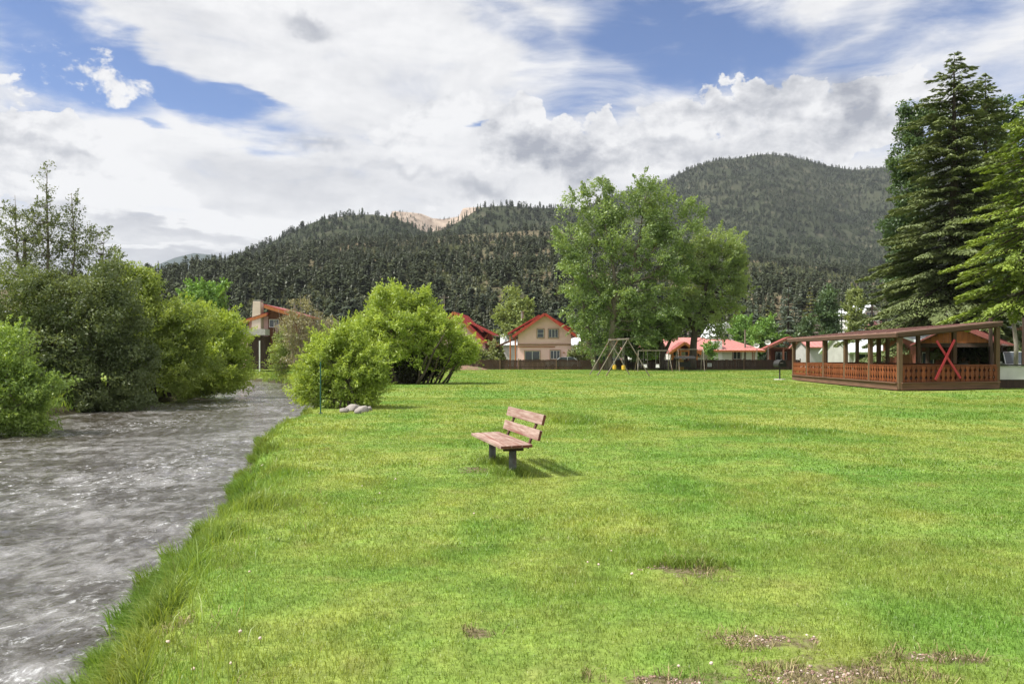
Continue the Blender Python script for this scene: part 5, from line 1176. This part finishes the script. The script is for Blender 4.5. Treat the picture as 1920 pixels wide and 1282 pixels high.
# ------------------------------------------------------------------ parked cars
def car(name,label,cat,loc,rz,paint,L=4.7,H=1.5,W=1.8,kind='sedan'):
    rt=thing(name,label,cat,loc,rz)
    bh=.62*H if kind!='suv' else .58*H
    body=MB(); prof=[(-L/2,.35),(-L/2,bh*.86),(-L/2+.25,bh),(-L*.22,bh+.04),(L*.36,bh+.04),(L/2-.08,bh),(L/2,.4),(L/2-.1,.28),(-L/2+.1,.28)]
    body.prism(prof,-W/2,W/2,'y'); body.build('body',paint,rt,bevel=.06)
    if kind=='suv': cab=[(-L*.26,bh+.02),(-L*.14,H-.06),(-L*.08,H),(L*.40,H),(L*.45,H-.08),(L*.48,bh+.02)]
    else: cab=[(-L*.24,bh+.02),(-L*.10,H-.05),(-L*.03,H),(L*.20,H),(L*.28,H-.06),(L*.42,bh+.02)]
    g=MB(); g.prism(cab,-W/2+.10,W/2-.10,'y'); g.build('glasshouse',M_glass,rt,bevel=.04)
    rfx=[p for p in cab if p[1]>H-.09]
    r=MB(); r.prism([(rfx[0][0],H-.07),(rfx[1][0],H+.015),(rfx[2][0],H+.015),(rfx[-1][0],H-.09)],-W/2+.14,W/2-.14,'y'); r.build('roof',paint,rt,bevel=.02)
    pl=MB()
    for s_ in (-1,1):
        y=s_*(W/2-.085)
        pl.beam((cab[0][0],y,cab[0][1]),(cab[1][0],y,cab[1][1]),.05,.07); pl.beam((cab[-1][0],y,cab[-1][1]),(cab[-2][0],y,cab[-2][1]),.05,.10)
        pl.beam((L*.10,y,bh),(L*.10,y,H-.03),.05,.08)
    pl.build('pillars',paint,rt)
    tm=M_black
    for sx_ in (-.32,.31):
        for sg in (-1,1):
            w_=MB(); w_.tube([(L*sx_,sg*(W/2-.20),.33),(L*sx_,sg*(W/2+.01),.33)],.33,18); wo=w_.build('wheel',tm,rt)
            w_=MB(); w_.tube([(L*sx_,sg*(W/2-.02),.33),(L*sx_,sg*(W/2+.025),.33)],.20,12); w_.build('rim',M_steel,wo)
    for sg in (-1,1):
        h_=MB(); h_.box((-L/2+.01,sg*W*.34,bh*.78),(.08,.36,.16)); h_.build('headlight',M_whitep,rt,bevel=.02)
        h_=MB(); h_.box((L/2-.03,sg*W*.36,bh*.80),(.06,.26,.18)); h_.build('tail_light',M_redtrim,rt)
        h_=MB(); h_.box((-L*.16,sg*(W/2+.09),bh+.10),(.12,.18,.12)); h_.build('mirror',paint,rt,bevel=.02)
    h_=MB(); h_.box((-L/2-.01,0,.42),(.10,W*.9,.20)); h_.build('bumper',M_black,rt,bevel=.03)
    h_=MB(); h_.box((-L/2+.0,0,bh*.72),(.06,W*.45,.2)); h_.build('grille',M_black,rt)
    return rt
def paint(n,c,r=.3):
    m,t,o=newmat(n); p=t.node('ShaderNodeBsdfPrincipled'); t.put(p,'Base Color',c4(c)); t.put(p,'Roughness',r); t.put(p,'Coat Weight',.6); t.put(p,'Metallic',.2); t.l.new(p.outputs[0],o.inputs[0]); return m
car('parked_car','silver car parked behind the fence before the tall pink house','car',(X_(1057,101.5),102.0,0),0,paint('silver_paint',(.55,.58,.60)),4.6,1.62)
car('parked_car','dark sport utility vehicle behind the fence left of the cottonwood trunk','car',(X_(1104,106),106,0),R(12),paint('charcoal_paint',(.05,.055,.06)),4.8,1.85,1.9,'suv')
car('parked_car','dark pickup height vehicle with a bright windscreen behind the cottonwoods','car',(X_(1150,108),108,0),R(160),paint('black_paint',(.02,.02,.025)),4.9,1.85,1.9,'suv')
car('parked_car','white vehicle seen through the posts at the end of the gazebo','car',(X_(1905,52),52,0.1),R(70),paint('white_car_paint',(.7,.72,.74)),5.0,1.9,1.95,'suv')
car('parked_car','grey car half hidden behind the gazebo end posts','car',(X_(1880,66),66,0),R(20),paint('grey_paint',(.35,.38,.41)),4.7,1.55)

# ------------------------------------------------------------------ gazebo
m_gw=mat('stained_timber',(.215,.068,.026),(.135,.042,.018),scale=2.5,rough=.55,bump=.3,stretch=(5,5,.5),c3=(.13,.045,.022),rnd_obj=.28,spec=.15)
m_gp=mat('gazebo_post_wood',(.135,.080,.040),(.080,.050,.028),scale=3,rough=.8,bump=.5,stretch=(5,5,.35),c3=(.09,.06,.035))
m_gf=mat('fascia_wood',(.095,.05,.032),(.065,.035,.022),scale=2,rough=.8,bump=.3,stretch=(.5,.5,4))
m_gr=mat('brown_roof_sheet',(.27,.15,.125),(.21,.12,.10),scale=1.2,rough=.6,bump=.2)
m_gs=mat('skirt_wood',(.19,.10,.065),(.12,.065,.042),scale=2,rough=.85,bump=.4,stretch=(.4,.4,5))
GX0,GX1,GY0,GY1=19.1,25.0,38.1,55.0
gy_=lambda x:GY0+(x-GX0)*.30      # front edge recedes slightly to the right
gt=thing('gazebo','large open timber gazebo with carved balusters and a sloping brown roof','gazebo',((GX0+GX1)/2,(GY0+GY1)/2,0))
GO=Vector(gt.location)
def gb(mb,name,m_,parent=None,bevel=0): 
    if parent is None: mb.v=[tuple(Vector(v)-GO) for v in mb.v]; return mb.build(name,m_,gt,bevel)
    mb.v=[tuple(Vector(v)-GO) for v in mb.v]; return mb.build(name,m_,parent,bevel)
FZ=.38
FR0=Vector((GX0,GY0,0)); FR1=Vector((GX1,gy_(GX1),0)); BK0=Vector((GX0+.95,GY1,0)); BK1=Vector((GX1,GY1+1.0,0))
mb=MB(); q=[FR0,FR1,BK1,BK0]; mb.add([p+Vector((0,0,FZ-.06)) for p in q]+[p+Vector((0,0,FZ)) for p in q],[(3,2,1,0),(4,5,6,7),(0,1,5,4),(1,2,6,5),(2,3,7,6),(3,0,4,7)]); gb(mb,'deck',m_gs)
for a,b_ in ((FR0,FR1),(BK0,FR0),(FR1,BK1),(BK1,BK0)):
    d=(b_-a).normalized(); nrm=Vector((d.y,-d.x,0))
    for k,(z0,z1,o_) in enumerate(((.04,.20,.10),(.21,.36,.10))):
        mb=MB(); mb.beam(a+nrm*o_+Vector((0,0,(z0+z1)/2)),b_+nrm*o_+Vector((0,0,(z0+z1)/2)),.05,z1-z0); gb(mb,'skirt_board',m_gs)
    mb=MB(); mb.beam(a+nrm*.13+Vector((0,0,.39)),b_+nrm*.13+Vector((0,0,.39)),.16,.05); gb(mb,'deck_edge',m_gs)
RZ=1.22
def roofz(x): return 2.80+(x-(GX0-.5))*.098
BAL=[(-.13,0),(.13,0),(.13,.09),(.075,.15),(.06,.20),(.11,.27),(.135,.36),(.13,.44),(.075,.52),(.055,.57),(.10,.61),(.13,.66),(.13,.76),(-.13,.76),(-.13,.66),(-.10,.61),(-.055,.57),(-.075,.52),(-.13,.44),(-.135,.36),(-.11,.27),(-.06,.20),(-.075,.15),(-.13,.09)]
mbp=MB(); mbp.prism(BAL,-.016,.016,'y'); proto=None
def railing(a,b_,nseg,lab=None,nb_per=None):
    d=(b_-a).normalized(); nrm=Vector((d.y,-d.x,0)); rzv=math.atan2(d.y,d.x)
    global proto
    for k in range(nseg):
        p=a.lerp(b_,k/nseg); q=a.lerp(b_,(k+1)/nseg); L=(q-p).length
        mb=MB(); mb.beam(p+Vector((0,0,RZ+.03)),q+Vector((0,0,RZ+.03)),.16,.06); mb.beam(p+nrm*.03+Vector((0,0,RZ-.06)),q+nrm*.03+Vector((0,0,RZ-.06)),.05,.12); mb.beam(p+nrm*.03+Vector((0,0,FZ+.08)),q+nrm*.03+Vector((0,0,FZ+.08)),.05,.12)
        r_=gb(mb,'railing',m_gw)
        n=max(2,round(L/.315))
        for i in range(n):
            c=p.lerp(q,(i+.5)/n)+nrm*.075
            if proto is None:
                o=mbp.build('baluster',m_gw,r_,bevel=.006); proto=o
            else:
                o=bpy.data.objects.new('baluster',proto.data); COL.objects.link(o); o.parent=r_
                md=o.modifiers.new('bevel','BEVEL'); md.width=.006; md.segments=2
            o.location=Vector((c.x,c.y,FZ+.06))-GO; o.rotation_euler=(0,0,rzv)
LP=[FR0.lerp(BK0,f) for f in (0,.21,.42,.63,.82,1.0)]
for k in range(5): railing(LP[k+1],LP[k],1)
RPs=[FR1.lerp(BK1,f) for f in (0,.24,.48,.72,1.0)]
railing(FR0,FR1,1); railing(BK1,BK0,2)
for k in range(4): railing(RPs[k],RPs[k+1],1)
posts=LP+RPs+[BK1.lerp(BK0,.5)]+[ (FR0+FR1)/2*0+Vector(((GX0+GX1)/2,y_,0)) for y_ in (46.5,)]
for p in posts:
    zt=roofz(p.x)-.22
    mb=MB(); mb.box((p.x,p.y,(zt+.05)/2),(.21,.21,zt-.05)); gb(mb,'post',m_gp,bevel=.02)
# roof: sheet, beams and fascia
ov=.32
c=[Vector((GX0-ov,GY0-ov,0)),Vector((GX1+.12,gy_(GX1)-ov,0)),Vector((GX1+.12,GY1+1.4,0)),Vector((GX0+.6,GY1+.4,0))]
for v in c: v.z=roofz(v.x)
mb=MB(); mb.add([v+Vector((0,0,.0)) for v in c]+[v+Vector((0,0,.07)) for v in c],[(3,2,1,0),(4,5,6,7),(0,1,5,4),(1,2,6,5),(2,3,7,6),(3,0,4,7)])
n=15
for k in range(1,n):
    a=c[0].lerp(c[3],k/n)+Vector((0,0,.085)); b_=c[1].lerp(c[2],k/n)+Vector((0,0,.085)); mb.beam(a,b_,.05,.03)
rf=gb(mb,'roof',m_gr)
for a,b_ in ((c[3],c[0]),(c[0],c[1]),(c[1],c[2]),(c[2],c[3])):
    d=(b_-a).normalized(); nrm=Vector((d.y,-d.x,0)).normalized()
    mb=MB(); mb.beam(a+nrm*-.04+Vector((0,0,-.09)),b_+nrm*-.04+Vector((0,0,-.09)),.05,.17); gb(mb,'fascia',m_gf,rf)
for (a,b_) in ((FR0,BK0),(FR1,BK1),(FR0,FR1),(BK0,BK1)):
    za=roofz(a.x)-.13; zb=roofz(b_.x)-.13
    mb=MB(); mb.beam(a+Vector((0,0,za)),b_+Vector((0,0,zb)),.12,.22); gb(mb,'beam',m_gf)
for k in range(12):
    f=(k+.5)/12; a=FR0.lerp(BK0,f); b_=FR1.lerp(BK1,f)
    mb=MB(); mb.beam(a+Vector((0,0,roofz(a.x)-.07)),b_+Vector((0,0,roofz(b_.x)-.07)),.06,.12); gb(mb,'rafter',m_gf)
# crossed red planks on the front
M_redp=mat('red_painted_plank',(.42,.028,.040),(.34,.024,.032),scale=5,rough=.5,bump=.2)
def onfront(px,py,off=-.22):
    # where the sight line meets a plane just before the front railing
    k=(px-CX)/F; # x=k*y ; y=GY0+(x-GX0)*.3+off
    y=(GY0-GX0*.3+off)/(1-.3*k); return Vector((k*y,y,CH+(HY-py)/F*y))
a0,a1=onfront(1756,639),onfront(1801,709,-.24); b0,b1=onfront(1790,637,-.29),onfront(1754,712,-.31)
cc=(a0+a1)/2
rt=thing('crossed_planks','two crossed red painted planks forming an X on the gazebo front','plank cross',cc)
mb=MB()
def plank(a,b_):
    m_=MB(); d=(b_-a).normalized(); nrm=Vector((.28,-1,0)).normalized(); w_=d.cross(nrm).normalized()
    pts=[a+w_*.06,a-w_*.06,b_-w_*.06,b_+w_*.06]; m_.add([p-nrm*.018 for p in pts]+[p+nrm*.018 for p in pts],[(0,1,2,3),(7,6,5,4),(0,4,5,1),(1,5,6,2),(2,6,7,3),(3,7,4,0)]); return m_
plank(a0-cc,a1-cc).build('plank',M_redp,rt); plank(b0-cc,b1-cc).build('plank',M_redp,rt)
# picnic tables inside the gazebo
def picnic(loc,rz,lab):
    rt=thing('picnic_table',lab,'picnic table',loc,rz,'picnic tables in the gazebo')
    mb=MB()
    for k in range(5): mb.box((0,-.3+k*.15,.74),(1.9,.14,.04))
    mb.build('table_top',m_gs,rt)
    for s_ in (-1,1):
        mb=MB(); mb.box((0,s_*.68,.43),(1.9,.26,.04)); mb.build('bench_seat',m_gs,rt)
        for e in (-.7,.7): mb=MB(); mb.beam((e,s_*.2,.72),(e,s_*.6,0),.05,.10); mb.build('leg',m_gs,rt)
    return rt
picnic((21.2,50.0,FZ+.002),R(90),'wooden picnic table at the far end inside the gazebo')
picnic((22.6,42.6,FZ+.002),R(95),'wooden picnic table inside the gazebo behind the crossed planks')
rt=thing('gazebo_bin','dark barrel shaped bin standing inside the gazebo near the front corner','bin',(23.9,41.0,FZ+.002))
mb=MB(); mb.tube([(0,0,0),(0,0,.1),(0,0,.8),(0,0,.86)],[.27,.29,.29,.27],16); mb.build('barrel',M_dkbrown,rt,smooth=False)
mb=MB(); mb.tube([(0,0,.86),(0,0,.90),(0,0,.97)],[.30,.30,.12],16); mb.build('lid',M_black,rt)
# serving counter right of the gazebo
rt=thing('serving_counter','low white panelled counter with a dark top adjoining the gazebo','counter',(28.4,41.6,0),R(3))
mb=MB()
for k in range(3): mb.box((-1.9+k*2.0,0,.82),(1.985,.10,.72))
mb.build('front_panel',mat('white_panel',(.60,.60,.58),(.52,.52,.50),scale=1.5,rough=.8),rt)
mb=MB(); mb.box((.1,.25,1.23),(6.2,.8,.08)); mb.build('counter_top',M_black,rt)
mb=MB(); mb.box((.1,.15,.20),(6.1,.3,.50)); mb.build('plinth',M_dkbrown,rt)
for k in range(3):
    mb=MB(); mb.box((-2.4+k*1.9,.5,1.9),(.14,.14,3.8)); mb.build('post',M_dkbrown,rt)
# brown roofed pavilion behind
rt=thing('pavilion','brown metal roofed pavilion with an orange boarded gable behind the gazebo','pavilion',(X_(1792,52),52.0,0),R(-38))
pw,pl_=4.4,9.5; pe,pr_=2.75,3.85
for sg in (-1,1):
    a=(sg*(pw/2+.5),-.6,pe-.25);b_=(sg*(pw/2+.5),pl_,pe-.25);c_=(0,pl_,pr_);d_=(0,-.6,pr_)
    slab('roof',[a,b_,c_,d_],.10,m_gr if False else mat('maroon_metal',(.22,.075,.065),(.17,.06,.05),scale=1.2,rough=.45,bump=.1),rt,.4)
mb=MB(); nb=12
for k in range(nb):
    x=-pw/2+(k+.5)*pw/nb; ztop=pr_-.14-abs(x)*(pr_-pe+.25)/(pw/2+.5); mb.box((x,0,(ztop+pe-.15)/2),(pw/nb-.01,.03,ztop-pe+.15))
mb.build('gable_boards',M_orange,rt)
mb=MB(); mb.box((0,.05,pe-.30),(pw+.2,.2,.26)); mb.build('beam',M_dkbrown,rt)
for sg in (-1,1):
    mb=MB(); mb.beam((sg*pw/2,0,pe-.3),(sg*pw/2,pl_-.3,pe-.3),.18,.26); mb.build('beam',M_dkbrown,rt)
    for y in (0,3.1,6.2,9.2): mb=MB(); mb.box((sg*pw/2,y,pe/2-.2),(.26,.26,pe-.3)); mb.build('post',M_dkbrown,rt)
# small sheds behind the end of the gazebo
D=70
h=gable('brown_shed','brown shed with a pale gable roof seen past the gazebo end posts',(X_(1900,D),D,0),R(15),5.5,6,2.8,4.2,M_rbwall,M_greyroof,M_brown,over=.5,fover=.6)
window(h,(0,0,1.6),1.4,1.0,M_whitep,mull=1)

# ------------------------------------------------------------------ park bench
m_bw=mat('weathered_red_plank',(.20,.105,.082),(.39,.295,.255),scale=1.6,rough=.8,bump=.9,stretch=(14,1.2,14),bscale=7,c3=(.18,.07,.05),rnd_obj=.10,bdist=.008)
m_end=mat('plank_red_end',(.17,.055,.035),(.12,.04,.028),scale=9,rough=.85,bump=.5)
m_st=mat('grey_steel_post',(.10,.105,.105),(.15,.155,.15),scale=9,rough=.6,bump=.3,metal=.2,c3=(.08,.06,.05))
bp0=Vector((.0,11.22)); bd=Vector((-.262,.965)).normalized()
ang=math.atan2(bd.y,bd.x)-math.pi/2
bt=thing('park_bench','weathered red brown plank bench on two grey posts standing on the lawn','bench',(bp0.x+bd.x*.62,bp0.y+bd.y*.62,0),ang)
BL=1.95
def plk(name,c,w_,th,tilt,parent=bt):
    mb=MB(); M=Matrix.Rotation(tilt,3,'Y'); mb.box(c,(w_,BL,th),m=M); o=mb.build(name,m_bw,parent,bevel=.005)
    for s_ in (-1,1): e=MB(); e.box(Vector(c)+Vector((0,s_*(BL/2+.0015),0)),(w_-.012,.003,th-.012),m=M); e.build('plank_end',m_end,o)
    return o
# local frame: y along the bench, +x is the side of the backrest
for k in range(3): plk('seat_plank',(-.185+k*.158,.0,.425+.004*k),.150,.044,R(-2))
tl=R(-76)
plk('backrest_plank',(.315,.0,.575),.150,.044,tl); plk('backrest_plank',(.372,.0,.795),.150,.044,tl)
for s_ in (-1,1):
    y=s_*.62
    mb=MB(); mb.tube([(.01,y,-.1),(.01,y,.33)],[.058,.055],14); mb.build('leg',m_st,bt,smooth=True)
    mb=MB(); mb.box((.02,y,.385),(.46,.075,.03)); mb.box((.02,y,.352),(.30,.05,.045)); mb.build('seat_bracket',M_dkbrown,bt,bevel=.004)
    mb=MB(); mb.beam((.235,y,.36),(.415,y,.83),.06,.03,up=(1,0,0)); mb.build('back_bracket',mat('bracket_brown',(.11,.05,.035),(.08,.04,.03),scale=5),bt,bevel=.004)
# grass tuft left long round the legs
rs=np.random.RandomState(12); n=1500
q=rs.randn(n,2)*[.17,.17]; w_=rs.rand(n)<.5
x=bt.location.x+np.where(w_,bd.x*.62,-bd.x*.62)+q[:,0]; y=bt.location.y+np.where(w_,bd.y*.62,-bd.y*.62)+q[:,1]
V_,q_,t_=blades(x,y,gz(x,y),.06+.11*rs.rand(n),.008+0*x,.4+.6*rs.rand(n),rs)
o=meshnp('bench_grass',V_,[q_,t_],M_blade,rnd=np.repeat(rs.rand(n)*.9,5)); tag(o,'uncut grass left standing round the bench legs','grass',kind='stuff')
# taller unmown tufts on the lawn
Vs=[];Q=[];T=[];Rn=[];off=0
for px,py,rx,ry,hh,n in ((1080,790,.5,.9,.16,2600),(1040,782,.5,.6,.14,1500),(1160,805,.3,.5,.10,700),(960,808,.4,.5,.10,900),(435,890,.22,.35,.26,1500),(520,885,.35,.35,.10,900),(1290,1060,.35,.10,.09,900),(470,945,.35,.3,.16,1200),(400,1000,.25,.25,.15,900),(1350,800,.8,.6,.10,1300),(1500,810,.8,.6,.09,1300)):
    if px<480: py=min(py,1200)
    c_=GP(px,py); x=c_.x+rs.randn(n)*rx*.6; y=c_.y+rs.randn(n)*ry*.6; k_=x>Redge(y)-.15; x,y=x[k_],y[k_]; n=len(x)
    V_,q_,t_=blades(x,y,gz(x,y),hh*(.5+.7*rs.rand(n)),.0008*c_.y+.002+0*x,.3+.6*rs.rand(n),rs); Vs.append(V_);Q.append(q_+off);T.append(t_+off);off+=len(V_);Rn.append(np.repeat(rs.rand(n)*.9,5))
o=meshnp('tall_tufts',np.concatenate(Vs),[np.concatenate(Q),np.concatenate(T)],M_blade,rnd=np.concatenate(Rn)); tag(o,'darker tufts of longer grass missed by the mower','grass',kind='stuff')

# ------------------------------------------------------------------ haze
if HAZE>0:
    mb=MB(); mb.box((0,3200,395),(8400,6900,810))
    m,t,out_=newmat('haze_air'); v=t.node('ShaderNodeVolumePrincipled'); t.put(v,'Color',(.80,.86,.95,1)); t.put(v,'Density',HAZE); t.put(v,'Anisotropy',.1)
    t.l.new(v.outputs[0],out_.inputs[1])
    o=mb.build('haze',m); tag(o,'thin blue haze in the valley air','haze',kind='stuff')
